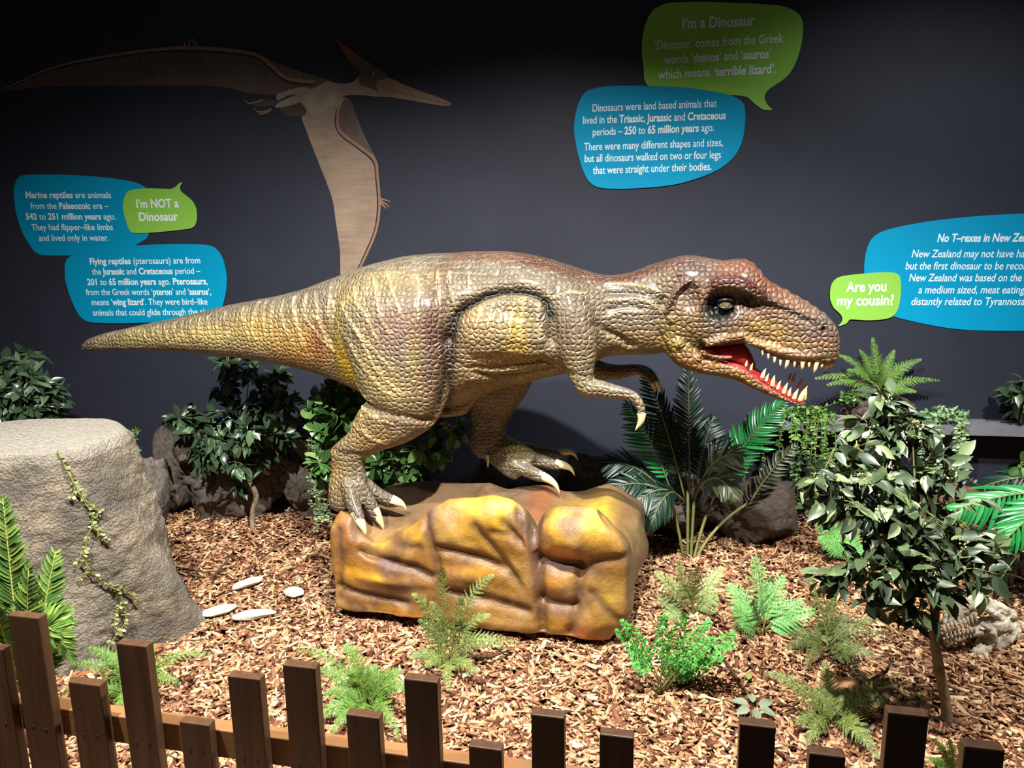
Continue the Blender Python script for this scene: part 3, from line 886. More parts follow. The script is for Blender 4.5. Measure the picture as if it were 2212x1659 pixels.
t = NT('scaly_painted_skin')
a = t.n('ShaderNodeAttribute', attribute_name='paint')
ge = t.n('ShaderNodeNewGeometry')
def dotv(v, vec):
    nd = t.n('ShaderNodeVectorMath', operation='DOT_PRODUCT')
    t.l(v, nd.inputs[0]); nd.inputs[1].default_value = vec
    return nd.outputs['Value']
co = t.coord()
wob = t.n('ShaderNodeTexNoise'); wob.inputs['Scale'].default_value = 9; wob.inputs['Detail'].default_value = 2
t.l(co, wob.inputs['Vector'])
vm = t.n('ShaderNodeVectorMath', operation='MULTIPLY_ADD')
t.l(wob.outputs['Color'], vm.inputs[0]); vm.inputs[1].default_value = (.018, .018, .018); t.l(co, vm.inputs[2])
cx_ = t.n('ShaderNodeCombineXYZ')
t.l(dotv(vm.outputs[0], tuple(T_H)), cx_.inputs[0]); t.l(dotv(vm.outputs[0], (0, 0, 1)), cx_.inputs[1])
nside = t.math('ABSOLUTE', dotv(ge.outputs['Normal'], tuple(T_N)))
wgt = t.ramp(nside, [(.36, 0.0), (.52, 1.0)])
def vor(dim, feat, vec):
    nd = t.n('ShaderNodeTexVoronoi', feature=feat, voronoi_dimensions=dim)
    nd.inputs['Scale'].default_value = 46
    nd.inputs['Randomness'].default_value = .72
    t.l(vec, nd.inputs['Vector'])
    return nd
de = t.mix(wgt, vor('3D', 'DISTANCE_TO_EDGE', vm.outputs[0]).outputs['Distance'], vor('2D', 'DISTANCE_TO_EDGE', cx_.outputs[0]).outputs['Distance'])
cl = t.mix(wgt, vor('3D', 'F1', vm.outputs[0]).outputs['Color'], vor('2D', 'F1', cx_.outputs[0]).outputs['Color'])
edge = t.ramp(de, [(0.0, 1.0), (0.04, .7), (0.10, 0.0)])
plate = t.ramp(de, [(0.0, 0.0), (0.05, 0.12), (0.18, 0.62), (0.32, .88), (0.5, 1.0)])
fine = t.noise(150, 4, .65)
sc = t.n('ShaderNodeSeparateColor'); t.l(cl, sc.inputs[0])
cellv = t.ramp(sc.outputs[0], [(0, .80), (1, 1.2)])
base = t.mix(1.0, a.outputs['Color'], cellv, 'MULTIPLY')
lite = t.mix(.36, t.mix(1.0, base, (1.25, 1.2, 1.1), 'MULTIPLY'), tuple(.46 * q for q in lin((224, 206, 160))))
dark = t.mix(1.0, base, (.42, .36, .30), 'MULTIPLY')
eg = t.mix(a.outputs['Alpha'], lite, dark)
cc = t.mix(t.math('MULTIPLY', edge, 0.62), base, eg)
h = t.math('ADD', plate, t.math('MULTIPLY', fine, 0.22))
nr = t.bump(h, 0.85, 0.0068)
M_SKIN = t.out(cc, t.ramp(fine, [(0.3, 0.34), (0.7, 0.55)]), nr, 0.45)
t.bs.inputs['Coat Weight'].default_value = 0.18
t.bs.inputs['Coat Roughness'].default_value = 0.22
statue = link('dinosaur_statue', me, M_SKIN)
tag(statue, 'life-like scaly olive brown meat-eating dinosaur statue striding with its mouth open', 'statue')

# parts of the statue
M_CLAW = m_plain('claw_cream', (206, 192, 146), 0.4, 0.5, .12, 20, .2, 60)
M_TOOTH = m_plain('tooth_ivory', (226, 196, 134), 0.35, 0.5, .1, 30)
M_RED = m_plain('mouth_red', (150, 28, 36), 0.4, 0.5, .12, 20, .2, 60)
M_EYE = NT('eye_glass')
gcoord = M_EYE.coord()
M_EYE = M_EYE.out(M_EYE.ramp(M_EYE.noise(60, 3), [(0.3, lin((60, 48, 34))), (0.7, lin((150, 132, 96)))]), 0.08, None, 0.6)


def cone(name, pts, mat, n=10):
    g = Geo()
    q = catmull(pts, 4)
    g.tube([TR(a, b, o) for a, b, o, r in q], [max(.0008, r) for a, b, o, r in q], n)
    return g.make(name, mat, statue)


for pts in ([(768, 1108, .352, .026), (780, 1130, .375, .020), (787, 1146, .382, .011), (791, 1160, .384, .001)], [(808, 1100, .285, .024), (818, 1120, .292, .018), (825, 1134, .293, .010), (829, 1146, .292, .001)], [(846, 1080, .185, .025), (862, 1086, .18, .019), (872, 1093, .178, .010), (878, 1103, .177, .001)],
            [(1164, 1026, -.12, .025), (1186, 1036, -.115, .019), (1201, 1049, -.112, .011), (1209, 1067, -.11, .001)], [(1200, 1001, -.2, .023), (1220, 1006, -.2, .018), (1234, 1014, -.2, .010), (1242, 1028, -.2, .001)], [(1208, 979, -.33, .02), (1226, 976, -.335, .016), (1240, 981, -.337, .009), (1249, 995, -.338, .001)],
            [(1053, 982, -.145, .009), (1054, 996, -.14, .007), (1054, 1009, -.138, .001)], [(1386, 893, .24, .019), (1385, 908, .242, .014), (1379, 920, .243, .008), (1372, 930, .243, .001)], [(1384, 890, .19, .014), (1383, 902, .19, .010), (1377, 914, .19, .001)], [(1417, 822, -.26, .017), (1424, 836, -.26, .010), (1428, 849, -.26, .001)], [(1409, 826, -.21, .013), (1414, 838, -.21, .008), (1416, 848, -.21, .001)]):
    cone('claw', pts, M_CLAW)
zt = lambda x, y: (1380 + x / 4.809, 540 + y / 4.809)
for x1, y1, x2, y2, off, r in ((1285, 1062, 1285, 1104, .112, .0042), (1345, 1096, 1345, 1140, .108, .005), (1412, 1130, 1404, 1182, .104, .006), (1472, 1160, 1466, 1212, .1, .005), (1548, 1165, 1518, 1236, .096, .008), (1620, 1180, 1612, 1222, .09, .005), (1702, 1180, 1694, 1250, .086, .0085), (1770, 1185, 1764, 1225, .078, .006), (1848, 1185, 1818, 1282, .07, .0095), (1905, 1180, 1895, 1232, .055, .007), (1956, 1175, 1944, 1240, .04, .009), (2010, 1160, 2004, 1215, .01, .008), (2000, 1160, 1992, 1230, -.02, .009),
                               (1940, 1185, 1930, 1250, -.045, .009), (1840, 1190, 1826, 1262, -.068, .009), (1740, 1190, 1730, 1240, -.08, .007), (1640, 1185, 1630, 1230, -.088, .007), (1540, 1165, 1530, 1210, -.095, .006)):
    a = zt(x1, y1); b = zt(x2, y2)
    cone('upper_tooth', [(a[0], a[1] - 4, off, r), (a[0] * .5 + b[0] * .5, a[1] * .5 + b[1] * .5, off, r * .75), (b[0], b[1], off - .003, .0006)], M_TOOTH, 8)
for x1, y1, x2, y2, off, r in ((1112, 1190, 1127, 1148, .098, .005), (1162, 1232, 1183, 1176, .096, .0058), (1278, 1312, 1322, 1228, .09, .0085), (1320, 1345, 1352, 1282, .086, .0065), (1385, 1395, 1412, 1298, .083, .0092), (1440, 1428, 1477, 1356, .079, .007), (1502, 1472, 1548, 1378, .074, .0088), (1556, 1498, 1582, 1428, .069, .0068), (1610, 1530, 1657, 1443, .062, .0092), (1670, 1548, 1752, 1414, .05, .0105), (1715, 1540, 1745, 1425, .02, .009), (1722, 1520, 1738, 1400, -.02, .009),
                               (1690, 1460, 1735, 1398, -.048, .008), (1650, 1420, 1712, 1332, -.06, .009), (1600, 1350, 1632, 1262, -.072, .008), (1560, 1330, 1588, 1270, -.078, .006)):
    a = zt(x1, y1); b = zt(x2, y2)
    cone('lower_tooth', [(a[0], a[1] + 4, off, r), (a[0] * .55 + b[0] * .45, a[1] * .55 + b[1] * .45, off, r * .8), (b[0], b[1], off + .002, .0006)], M_TOOTH, 8)
for s in (1, -1):
    g = Geo()
    c = TR(1567, 655, .112 * s)
    bm = bmesh.new(); bmesh.ops.create_icosphere(bm, subdivisions=4, radius=0.027)
    g.add([c + v.co for v in bm.verts], [tuple(v.index for v in f.verts) for f in bm.faces]); bm.free()
    ey = g.make('eye', M_EYE, statue)
    tag(ey, 'glossy amber brown eye')
    g = Geo()
    for d_ in (-1, 1):
        pts = []
        for i in range(9):
            q = math.pi * i / 8
            pts.append(c + T_H * (0.028 * math.cos(q)) + Vector((0, 0, d_ * 0.013 * math.sin(q) + (.004 if d_ > 0 else -.004))) + T_N * s * (0.010 + 0.019 * math.sin(q)))
        g.tube(pts, [.003] + [.0055] * 7 + [.003], 8)
    g.make('eyelid', m_plain('eyelid_dark' + ('_near' if s > 0 else '_far'), (34, 32, 32), .3, .5), statue)
g = Geo()
loft([(1515, 740, 1512, 776, .10), (1550, 735, 1545, 776, .098), (1585, 732, 1580, 782, .088), (1605, 740, 1598, 790, .078), (1622, 762, 1610, 806, .055), (1632, 785, 1622, 812, .03)], 2.6, 4, g)
g.make('mouth_lining', M_RED, statue)
g = Geo()
loft([(1570, 765, 1565, 800, .05), (1610, 780, 1600, 815, .055), (1650, 806, 1640, 838, .052), (1690, 832, 1680, 856, .045), (1712, 850, 1704, 862, .03), (1722, 860, 1716, 866, .012)], 2.2, 4, g)
g.make('tongue', M_RED, statue)

# ================================================================== painted rock pedestal
PA = math.radians(15.0)
fl = G(712, 1322, 0.03); fr_ = G(1330, 1402, 0.03)
P_E = (fr_ - fl); P_E.z = 0; P_LEN = P_E.length; P_E.normalize()
P_B = Vector((-P_E.y, P_E.x, 0))               # to the back
P_D = 0.64
P_O = Vector((fl.x, fl.y, 0))
bm = bmesh.new()
NXP, NYP, NZP = 150, 64, 56
grid = {}


def pv(i, j, k):
    key = (i, j, k)
    if key not in grid: grid[key] = bm.verts.new((i / NXP, j / NYP, k / NZP))
    return grid[key]


for i in range(NXP):
    for j in range(NYP):
        bm.faces.new((pv(i, j, 0), pv(i, j + 1, 0), pv(i + 1, j + 1, 0), pv(i + 1, j, 0)))
        bm.faces.new((pv(i, j, NZP), pv(i + 1, j, NZP), pv(i + 1, j + 1, NZP), pv(i, j + 1, NZP)))
    for k in range(NZP):
        bm.faces.new((pv(i, 0, k), pv(i + 1, 0, k), pv(i + 1, 0, k + 1), pv(i, 0, k + 1)))
        bm.faces.new((pv(i, NYP, k), pv(i, NYP, k + 1), pv(i + 1, NYP, k + 1), pv(i + 1, NYP, k)))
for j in range(NYP):
    for k in range(NZP):
        bm.faces.new((pv(0, j, k), pv(0, j, k + 1), pv(0, j + 1, k + 1), pv(0, j + 1, k)))
        bm.faces.new((pv(NXP, j, k), pv(NXP, j + 1, k), pv(NXP, j + 1, k + 1), pv(NXP, j, k + 1)))
bm.normal_update()
pme = bpy.data.meshes.new('rock_pedestal')
bm.to_mesh(pme); bm.free()
R = verts_np(pme)
s_, t_, k_ = R[:, 0], R[:, 1], R[:, 2]


def pfr(pts):
    """photo pixels on the front face -> fraction along and height"""
    out = []
    for x, y in pts:
        p = on_plane(x, y, P_O, P_B)
        out.append(((p - P_O).dot(P_E), p.z))
    return out


# top line along the front edge and along the back
tf = pfr([(705, 1112), (738, 1122), (758, 1160), (790, 1186), (832, 1182), (868, 1152), (915, 1112), (960, 1092), (1010, 1088), (1060, 1082), (1100, 1088), (1138, 1112), (1152, 1170), (1166, 1120), (1200, 1102), (1260, 1100), (1310, 1112), (1332, 1132)])
tfs = np.array([a for a, b in tf]); tfz = np.array([b for a, b in tf])
X = s_ * P_LEN
zf = np.interp(X, tfs, tfz)
zb = np.interp(s_, [0, .06, .15, .3, .42, .5, .58, .66, .72, .80, .9, 1], [.41, .43, .43, .42, .43, .40, .41, .42, .40, .40, .43, .40])
zmid = np.interp(s_, [0, .04, .1, .16, .22, .3, .45, .55, .63, .68, .75, .9, 1], [.415, .415, .375, .352, .372, .36, .36, .39, .37, .35, .385, .415, .40])
DEP = P_D + .20 * s_
tt = t_ * DEP / .72
ztop = np.where(tt < .35, zf + (zmid - zf) * (0.5 - 0.5 * np.cos(np.pi * np.clip(tt / .35, 0, 1))), zmid + (zb - zmid) * (0.5 - 0.5 * np.cos(np.pi * np.clip((tt - .35) / .65, 0, 1))))
zlow = 0.045
Z = zlow + k_ * (ztop - zlow)
# round the upright edges, bulge the faces
cx = np.clip(np.abs(s_ - .5) * 2, 0, 1); cy = np.clip(np.abs(t_ - .5) * 2, 0, 1)
shr = 1 - 0.03 * (cy ** 8)
shy = 1 - 0.05 * (cx ** 10)
Xl = (0.5 + (s_ - .5) * shr) * P_LEN
Yl = (0.5 + (t_ - .5) * shy) * DEP
lower = np.clip(1 - k_ * 1.0, 0, 1)
edge_top = np.clip((k_ - .8) / .2, 0, 1)
front = np.clip(1 - t_ * 6.5, 0, 1); backf = np.clip((t_ - .84) * 6, 0, 1); leftf = np.clip(1 - s_ * 12, 0, 1); rightf = np.clip((s_ - .92) * 12, 0, 1)
Yl = Yl + 0.05 * edge_top ** 2 * front - .04 * edge_top ** 2 * backf
Xl = Xl + 0.03 * edge_top ** 2 * leftf - 0.05 * edge_top ** 2 * rightf + 0.06 * rightf * np.sin(np.pi * k_)
Rw = np.array(P_O)[None] + Xl[:, None] * np.array(P_E) + Yl[:, None] * np.array(P_B)
Rw[:, 2] = Z
pme.vertices.foreach_set('co', Rw.astype(np.float32).ravel()); pme.update()
Pn = norms_np(pme)
F2 = np.stack([(Rw - np.array(P_O)) @ np.array(P_E), Rw[:, 2]], 1)
zp = lambda pts: pfr([(600 + x / 2.592, 1000 + y / 2.592) for x, y in pts])
frontf = np.clip(-(Pn @ np.array(P_B)) * 2.0, 0, 1)
pd = 0.012 * fbm(Rw, 5, 3, 3.0) + 0.004 * fbm(Rw, 18, 3, 9.0)
PG = [([(800, 300), (850, 420), (890, 560), (905, 680)], .030, .024), ([(1440, 280), (1430, 420), (1450, 560), (1475, 760), (1480, 960)], .040, .028), ([(1475, 550), (1570, 575), (1690, 580)], .050, .030), ([(1470, 770), (1560, 790), (1660, 800)], .034, .022), ([(1690, 580), (1690, 700), (1670, 820), (1640, 960)], .026, .024),
      ([(460, 500), (600, 550), (760, 590), (860, 640)], .036, .024), ([(900, 480), (1050, 510), (1200, 560), (1260, 600)], .034, .022), ([(950, 720), (1100, 760), (1300, 800), (1400, 830)], .030, .024), ([(340, 700), (470, 740), (600, 760), (720, 790)], .024, .02), ([(1110, 350), (1200, 460), (1280, 580), (1350, 680)], .022, .018), ([(1260, 330), (1330, 400), (1360, 460)], .024, .014), ([(1200, 380), (1300, 400), (1360, 440)], .016, .012), ([(1330, 280), (1360, 360), (1370, 450)], .016, .012), ([(330, 380), (350, 560), (340, 760)], .016, .014), ([(1750, 720), (1840, 820), (1920, 900)], .02, .016), ([(1930, 540), (1760, 560), (1700, 640)], .022, .02), ([(500, 380), (640, 460), (800, 480)], .014, .02)]
PB_ = [(1650, 420, 150, 110, .085), (1180, 330, 130, 120, .055), (1000, 400, 120, 90, .03), (620, 660, 180, 50, .035), (1080, 640, 150, 60, .035), (1560, 680, 90, 60, .04), (1780, 900, 90, 90, .045), (560, 450, 150, 60, .025), (1100, 880, 300, 50, .02), (1600, 900, 100, 60, .02)]
gm = np.zeros(len(Rw))
for pts, dep, wid in PG:
    d = seg_dist(F2, zp(pts))
    pd -= .8 * dep * np.exp(-(d / (.75 * wid)) ** 2) * frontf
    gm = np.maximum(gm, np.exp(-(d / (wid * 1.1)) ** 2) * frontf)
for x, y, rx, ry, amt in PB_:
    c_ = np.array(zp([(x, y)])[0]); e_ = np.abs(np.array(zp([(x + rx, y + ry)])[0]) - c_)
    pd += .5 * amt * np.exp(-((F2[:, 0] - c_[0]) / e_[0]) ** 2 - ((F2[:, 1] - c_[1]) / e_[1]) ** 2) * np.maximum(frontf, .5 * np.clip(Pn[:, 2], 0, 1) * np.clip(1.5 - 4 * t_, 0, 1))
pd += 0.02 * np.sin(9 * Rw[:, 2] / .4 + 2.2 * Rw[:, 1] / .2) * rightf * np.clip(1.2 - k_, 0, 1)
Rw2 = Rw + Pn * pd[:, None]
Rw2[:, 2] = np.maximum(Rw2[:, 2], 0.04)
pme.vertices.foreach_set('co', Rw2.astype(np.float32).ravel()); pme.update()
pc = np.tile(np.array(lin((164, 128, 64))), (len(Rw), 1))


def ppatch(m, c, s):
    global pc
    k = np.clip(m * s, 0, 1)[:, None]
    pc = pc * (1 - k) + np.array(lin(c)) * k


nz1 = fbm(Rw, 4, 4, 5.0)
ppatch(np.clip(.5 + 1.2 * nz1, 0, 1), (138, 100, 58), .7)
for x, y, rx, ry, c_, s in ((1700, 290, 170, 110, (232, 190, 40), 1), (1580, 350, 100, 90, (222, 180, 62), .9), (1600, 500, 120, 60, (206, 128, 44), .85), (1250, 260, 70, 110, (232, 196, 48), .95), (1130, 260, 110, 60, (222, 184, 72), .9), (1000, 420, 130, 80, (208, 168, 66), .9), (700, 400, 120, 70, (220, 176, 58), .9), (560, 480, 100, 60, (196, 156, 74), .8), (600, 640, 170, 40, (206, 164, 54), .9), (420, 600, 90, 60, (190, 142, 48), .9), (1060, 600, 130, 40, (214, 160, 52), .9), (1200, 500, 100, 50, (190, 150, 60), .8), (1540, 680, 80, 50, (196, 142, 58), .8), (520, 810, 200, 34, (204, 150, 70), .9), (760, 860, 140, 30, (204, 138, 60), .8), (1560, 920, 110, 40, (206, 160, 70), .9), (1850, 750, 60, 90, (176, 150, 48), .9), (1700, 950, 60, 60, (196, 126, 76), .9), (1820, 990, 120, 40, (190, 120, 62), .8),
                            (600, 340, 60, 40, (150, 124, 100), .8), (850, 300, 40, 90, (112, 100, 96), .85), (700, 590, 160, 22, (150, 100, 84), .8), (470, 720, 150, 30, (118, 84, 70), .9), (600, 770, 120, 24, (112, 80, 70), .8), (400, 400, 60, 60, (150, 96, 60), .8), (1440, 560, 40, 220, (124, 92, 80), .85), (1570, 590, 120, 26, (104, 78, 74), .9), (1570, 830, 100, 36, (132, 108, 96), .85), (1200, 760, 200, 24, (110, 78, 64), .85), (1100, 820, 250, 36, (146, 112, 78), .7), (1780, 600, 60, 60, (112, 88, 64), .9), (1330, 420, 50, 50, (168, 132, 96), .6), (960, 330, 30, 60, (130, 110, 96), .5)):
    c0 = np.array(zp([(x, y)])[0]); e_ = np.abs(np.array(zp([(x + rx, y + ry)])[0]) - c0)
    ppatch(np.exp(-((F2[:, 0] - c0[0]) / e_[0]) ** 2 - ((F2[:, 1] - c0[1]) / e_[1]) ** 2) * np.clip(.35 + frontf, 0, 1) * np.clip(1.6 - t_ * 3, 0, 1), c_, s)
ppatch(np.clip(fbm(Rw, 7, 4, 12.0) * 1.5, 0, 1), (104, 76, 68), .8)
ppatch(np.clip(fbm(Rw, 6, 4, 17.0) * 1.5, 0, 1), (196, 164, 116), .5)
ppatch(gm, (92, 70, 62), .6)
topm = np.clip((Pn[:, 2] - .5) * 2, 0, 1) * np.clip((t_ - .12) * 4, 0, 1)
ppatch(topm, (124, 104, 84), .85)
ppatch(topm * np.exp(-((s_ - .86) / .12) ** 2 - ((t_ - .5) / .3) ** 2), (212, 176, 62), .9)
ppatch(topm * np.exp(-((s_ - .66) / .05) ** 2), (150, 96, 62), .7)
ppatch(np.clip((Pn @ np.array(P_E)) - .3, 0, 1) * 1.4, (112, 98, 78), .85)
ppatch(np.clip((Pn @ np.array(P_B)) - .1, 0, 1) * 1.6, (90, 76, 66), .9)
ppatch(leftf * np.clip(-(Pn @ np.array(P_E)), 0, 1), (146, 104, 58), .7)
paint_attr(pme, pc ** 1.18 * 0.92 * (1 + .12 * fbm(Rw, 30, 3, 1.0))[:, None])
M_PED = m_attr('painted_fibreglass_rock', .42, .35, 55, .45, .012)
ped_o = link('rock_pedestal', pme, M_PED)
smo = ped_o.modifiers.new('soften', 'SMOOTH'); smo.factor = .5; smo.iterations = 6
ped = tag(ped_o, 'yellow and brown painted rock pedestal that carries the dinosaur statue', 'pedestal')
g = Geo()
MP_ = Matrix(((P_E.x, P_B.x, 0, P_O.x), (P_E.y, P_B.y, 0, P_O.y), (0, 0, 1, 0), (0, 0, 0, 1)))
g.box(.07, P_LEN - .09, .10, P_D - .08, -.01, .075, MP_)
g.make('base_frame', m_plain('base_black', (26, 24, 22), .7), ped, False)
# ================================================================== rocks and stump
random.seed(11)
ICO = {}


def ico(n):
    if n not in ICO:
        bm = bmesh.new(); bmesh.ops.create_icosphere(bm, subdivisions=n, radius=1.0)
        ICO[n] = (np.array([v.co[:] for v in bm.verts]), [tuple(v.index for v in f.verts) for f in bm.faces]); bm.free()
    return ICO[n]


def boulder(name, cen, half, seed, mat, label, cat='rock', sub=5, cuts=16, rough=.10, sharp=.72, rot=None, group=None, lean=0.0, boxy=0, strata=0.0):
    D, Fc = ico(sub)
    if boxy: D = D / (np.abs(D) ** boxy).sum(1)[:, None] ** (1.0 / boxy)
    r_ = np.random.default_rng(seed)
    nn = r_.normal(size=(cuts, 3)); nn /= np.linalg.norm(nn, axis=1)[:, None]
    of = sharp + (1.0 - sharp) * r_.random(cuts)
    dn = D @ nn.T
    rad = np.where(dn > .05, of[None] / np.maximum(dn, .05), 9).min(1)
    rad = np.minimum(rad, 1.12)
    Pp = D * rad[:, None]
    Pp = Pp / np.abs(Pp).max(0)
    f = fbm(Pp, 1.6, 5, seed * .37)
    f2 = np.abs(fbm(Pp, 3.1, 4, seed * .71))
    if boxy: Pp = D * np.minimum(1.0, rad / np.linalg.norm(D, axis=1) * 1.15)[:, None]
    if strata:
        q = Pp @ np.array((.75, .25, .62)) * 5.5 + 1.6 * fbm(Pp, 1.3, 3, seed * .9)
        Pp = Pp * (1 - strata * (1 - np.abs(np.sin(q))) ** 3)[:, None]
        q = Pp @ np.array((-.55, .1, .8)) * 3.2 + 1.2 * fbm(Pp, 1.5, 3, seed * .4)
        Pp = Pp * (1 - strata * (1 - np.abs(np.sin(q))) ** 4)[:, None]
    Pp = Pp * (1 + rough * f - rough * .8 * np.exp(-(f2 / .07) ** 2))[:, None]
    Pp = Pp * np.array(half)
    Pp[:, 1] += lean * (Pp[:, 2] + half[2])
    if rot is not None: Pp = Pp @ np.array(rot.to_matrix()).T
    Pp = Pp + np.array(cen)
    o = mk(name, Pp.tolist(), Fc, mat)
    return tag(o, label, cat, group)


def rock_px(x0, y0, x1, y1, yd, thick, seed, mat, label, floor_it=True, **kw):
    tl = Y(x0, y0, yd); br = Y(x1, y1, yd)
    cx = (tl.x + br.x) / 2
    zt = tl.z
    zb = -0.04 if floor_it else br.z
    return boulder('rock', (cx, yd + thick, (zt + zb) / 2), (abs(br.x - tl.x) / 2, thick, (zt - zb) / 2), seed, mat, label, **kw)


M_DROCK = m_rock('dark_rock', (94, 87, 82), (138, 128, 118), 5, 50, .9)
M_DROCK2 = m_rock('brown_rock', (88, 78, 70), (130, 116, 102), 6, 60, .9)
M_RROCK = m_rock('red_rock', (92, 60, 52), (142, 104, 90), 7, 50, .8)
M_WSTONE = m_rock('white_stone', (206, 198, 180), (246, 240, 226), 9, 70, .5)
RK = 'dark rocks along the wall'
rock_px(296, 912, 605, 1170, 4.0, .24, 3, M_DROCK, 'large dark rock face behind the small ficus trunk, reaching the mulch', cuts=26, rough=.10, lean=.12, group=RK, boxy=5, strata=.09, sub=6)
rock_px(520, 925, 750, 1168, 3.99, .26, 8, M_DROCK, 'large dark rock face between the small ficus trunk and the hanging ivy', cuts=24, rough=.10, lean=.1, group=RK, boxy=5, strata=.09, sub=6)
rock_px(278, 930, 420, 1090, 4.12, .16, 15, M_DROCK, 'flat-topped dark rock just behind the stump', cuts=18, group=RK)
rock_px(352, 948, 425, 1010, 3.98, .10, 21, M_DROCK2, 'small rounded dark rock on the left end of the rock face', False, cuts=14, rough=.08, group=RK)
rock_px(612, 938, 705, 1010, 4.0, .12, 27, M_DROCK2, 'dark rock on top of the rock face beside the bush', False, cuts=16, group=RK)
rock_px(270, 985, 352, 1170, 3.92, .14, 33, M_DROCK, 'narrow dark rock against the right side of the stump', cuts=16, group=RK)
rock_px(985, 1003, 1102, 1130, 3.80, .14, 41, M_DROCK2, 'dark rough rock behind the statue’s far foot', cuts=14, rough=.09, group=RK)
rock_px(1185, 985, 1350, 1160, 3.86, .16, 47, M_DROCK, 'dark rock behind the right end of the pedestal', cuts=18, group=RK)
rock_px(800, 1025, 1000, 1160, 3.86, .16, 53, M_DROCK, 'low dark rock seen between the statue’s feet', cuts=18, group=RK)
rock_px(1370, 1055, 1580, 1215, 3.66, .20, 59, M_DROCK, 'dark shaded rock behind the palm stems', cuts=20, rough=.10, group=RK, boxy=4, strata=.1, sub=6)
rock_px(1545, 1045, 1800, 1222, 3.52, .20, 69, M_DROCK2, 'peaked brown rock to the right of the palm stems', cuts=16, rough=.1, sharp=.6, lean=.2, group=RK)
rock_px(2020, 1048, 2170, 1260, 3.15, .14, 75, M_RROCK, 'reddish brown rock behind the big ficus at the right', cuts=18, group=RK)

# ledge on the right of the wall and the boulder on it
la = WL(1662, 908, .15); lb = WL(2330, 950, .15)
u0 = wall_uv(la)[0]; u1 = u0 + 1.9
z_l = la.z + .0
M_LEDGE = m_plain('grey_ledge', (112, 112, 118), .6, .3, .1, 12, .15, 80)
g = Geo()
Mz = MW @ Matrix.Rotation(0, 4, 'Z')
g.box(u0, u1, -.17, 0.0, z_l - .05, z_l, MW)
ledge = tag(g.make('wall_ledge', M_LEDGE, None, False), 'grey shelf-like ledge running along the wall at the right', 'ledge')
for k_ in range(3):
    g = Geo()
    uu = u0 + .2 + k_ * .75
    g.box(uu, uu + .04, -.13, 0, z_l - .14, z_l - .045, MW)
    g.make('bracket', M_LEDGE, ledge, False)
bc = Y(1896, 880, 3.93)
b_ = boulder('rock', (bc.x, bc.y, z_l + .085), (.215, .085, .095), 83, M_DROCK2, 'brown boulder sitting on the wall ledge under a fern', cuts=14, rough=.1, sharp=.6)

# ---- concrete tree stump
ST_C = Vector((-2.02, 2.95, 0))
ST_Z = np.array([-.03, 0.0, .05, .1, .2, .41, .6, .72, .80, .835, .845])
ST_R = np.array([.60, .585, .575, .565, .55, .508, .475, .452, .43, .405, .385])


def st_r(z, th):
    r = np.interp(z, ST_Z, ST_R)
    flare = np.clip(1 - z / .35, 0, 1)
    lobes = 1 + flare * (.05 * np.cos(3 * th + .5) + .07 * np.cos(5 * th - .2)) + .025 * np.cos(4 * th + 1 + 2 * z) + .02 * np.cos(7 * th + 6 * z)
    return r * lobes


nt_, nz_ = 220, 130
vs = []
for k_ in range(nz_ + 1):
    z = -.03 + .875 * k_ / nz_
    for j in range(nt_):
        th = 2 * math.pi * j / nt_
        r = float(st_r(z, th))
        vs.append((ST_C.x + r * math.cos(th), ST_C.y + r * .78 * math.sin(th), z))
fs = [(k_ * nt_ + j, k_ * nt_ + (j + 1) % nt_, (k_ + 1) * nt_ + (j + 1) % nt_, (k_ + 1) * nt_ + j) for k_ in range(nz_) for j in range(nt_)]
top = nz_ * nt_
for q in range(1, 16):
    f = 1 - q / 15.0
    for j in range(nt_):
        v = vs[top + j]
        vs.append((ST_C.x + (v[0] - ST_C.x) * max(f, .002), ST_C.y + (v[1] - ST_C.y) * max(f, .002), .845 + .012 * (1 - f * f) + .003 * math.sin(6 * v[0] * f + q)))
    b0 = top + (q - 1) * nt_
    fs += [(b0 + j, b0 + (j + 1) % nt_, b0 + nt_ + (j + 1) % nt_, b0 + nt_ + j) for j in range(nt_)]
sme = mesh('tree_stump', vs, fs)
Sp = verts_np(sme); Sn = norms_np(sme)
sidem = np.clip(1 - Sn[:, 2] * 1.2, 0, 1)
Sp = Sp + Sn * ((.016 * fbm(Sp, 6, 4, 1.0) + .012 * fbm(Sp, 22, 4, 5.0)) * sidem + .002 * fbm(Sp, 30, 2))[:, None]
sme.vertices.foreach_set('co', Sp.astype(np.float32).ravel()); sme.update()
sn_ = fbm(Sp, 3.0, 4, 3.0); sn2 = fbm(Sp, 9, 4, 8.0)
sc_ = np.tile(np.array(lin((168, 158, 142))), (len(Sp), 1))
k_ = np.clip(.45 + 1.1 * sn_, 0, 1)[:, None]; sc_ = sc_ * (1 - k_) + np.array(lin((122, 114, 102))) * k_
k_ = np.clip(.2 + 1.2 * sn2, 0, 1)[:, None] * .6; sc_ = sc_ * (1 - k_) + np.array(lin((190, 174, 148))) * k_
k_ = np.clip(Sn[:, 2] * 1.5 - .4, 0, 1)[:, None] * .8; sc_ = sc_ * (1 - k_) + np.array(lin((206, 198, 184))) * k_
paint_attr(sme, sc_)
t = NT('pitted_concrete')
a = t.n('ShaderNodeAttribute', attribute_name='paint')
n1 = t.noise(70, 8, .75); n2 = t.noise(190, 4, .6)
vv = t.n('ShaderNodeTexVoronoi'); vv.inputs['Scale'].default_value = 105; t.l(t.coord(), vv.inputs['Vector'])
h = t.math('ADD', n1, t.math('ADD', t.math('MULTIPLY', n2, .3), t.math('MULTIPLY', vv.outputs['Distance'], -.7)))
M_STUMP = t.out(t.mix(.5, a.outputs['Color'], t.ramp(n1, [(.36, .38), (.62, 1.25)]), 'MULTIPLY'), .92, t.bump(h, 1.0, .020), .15)
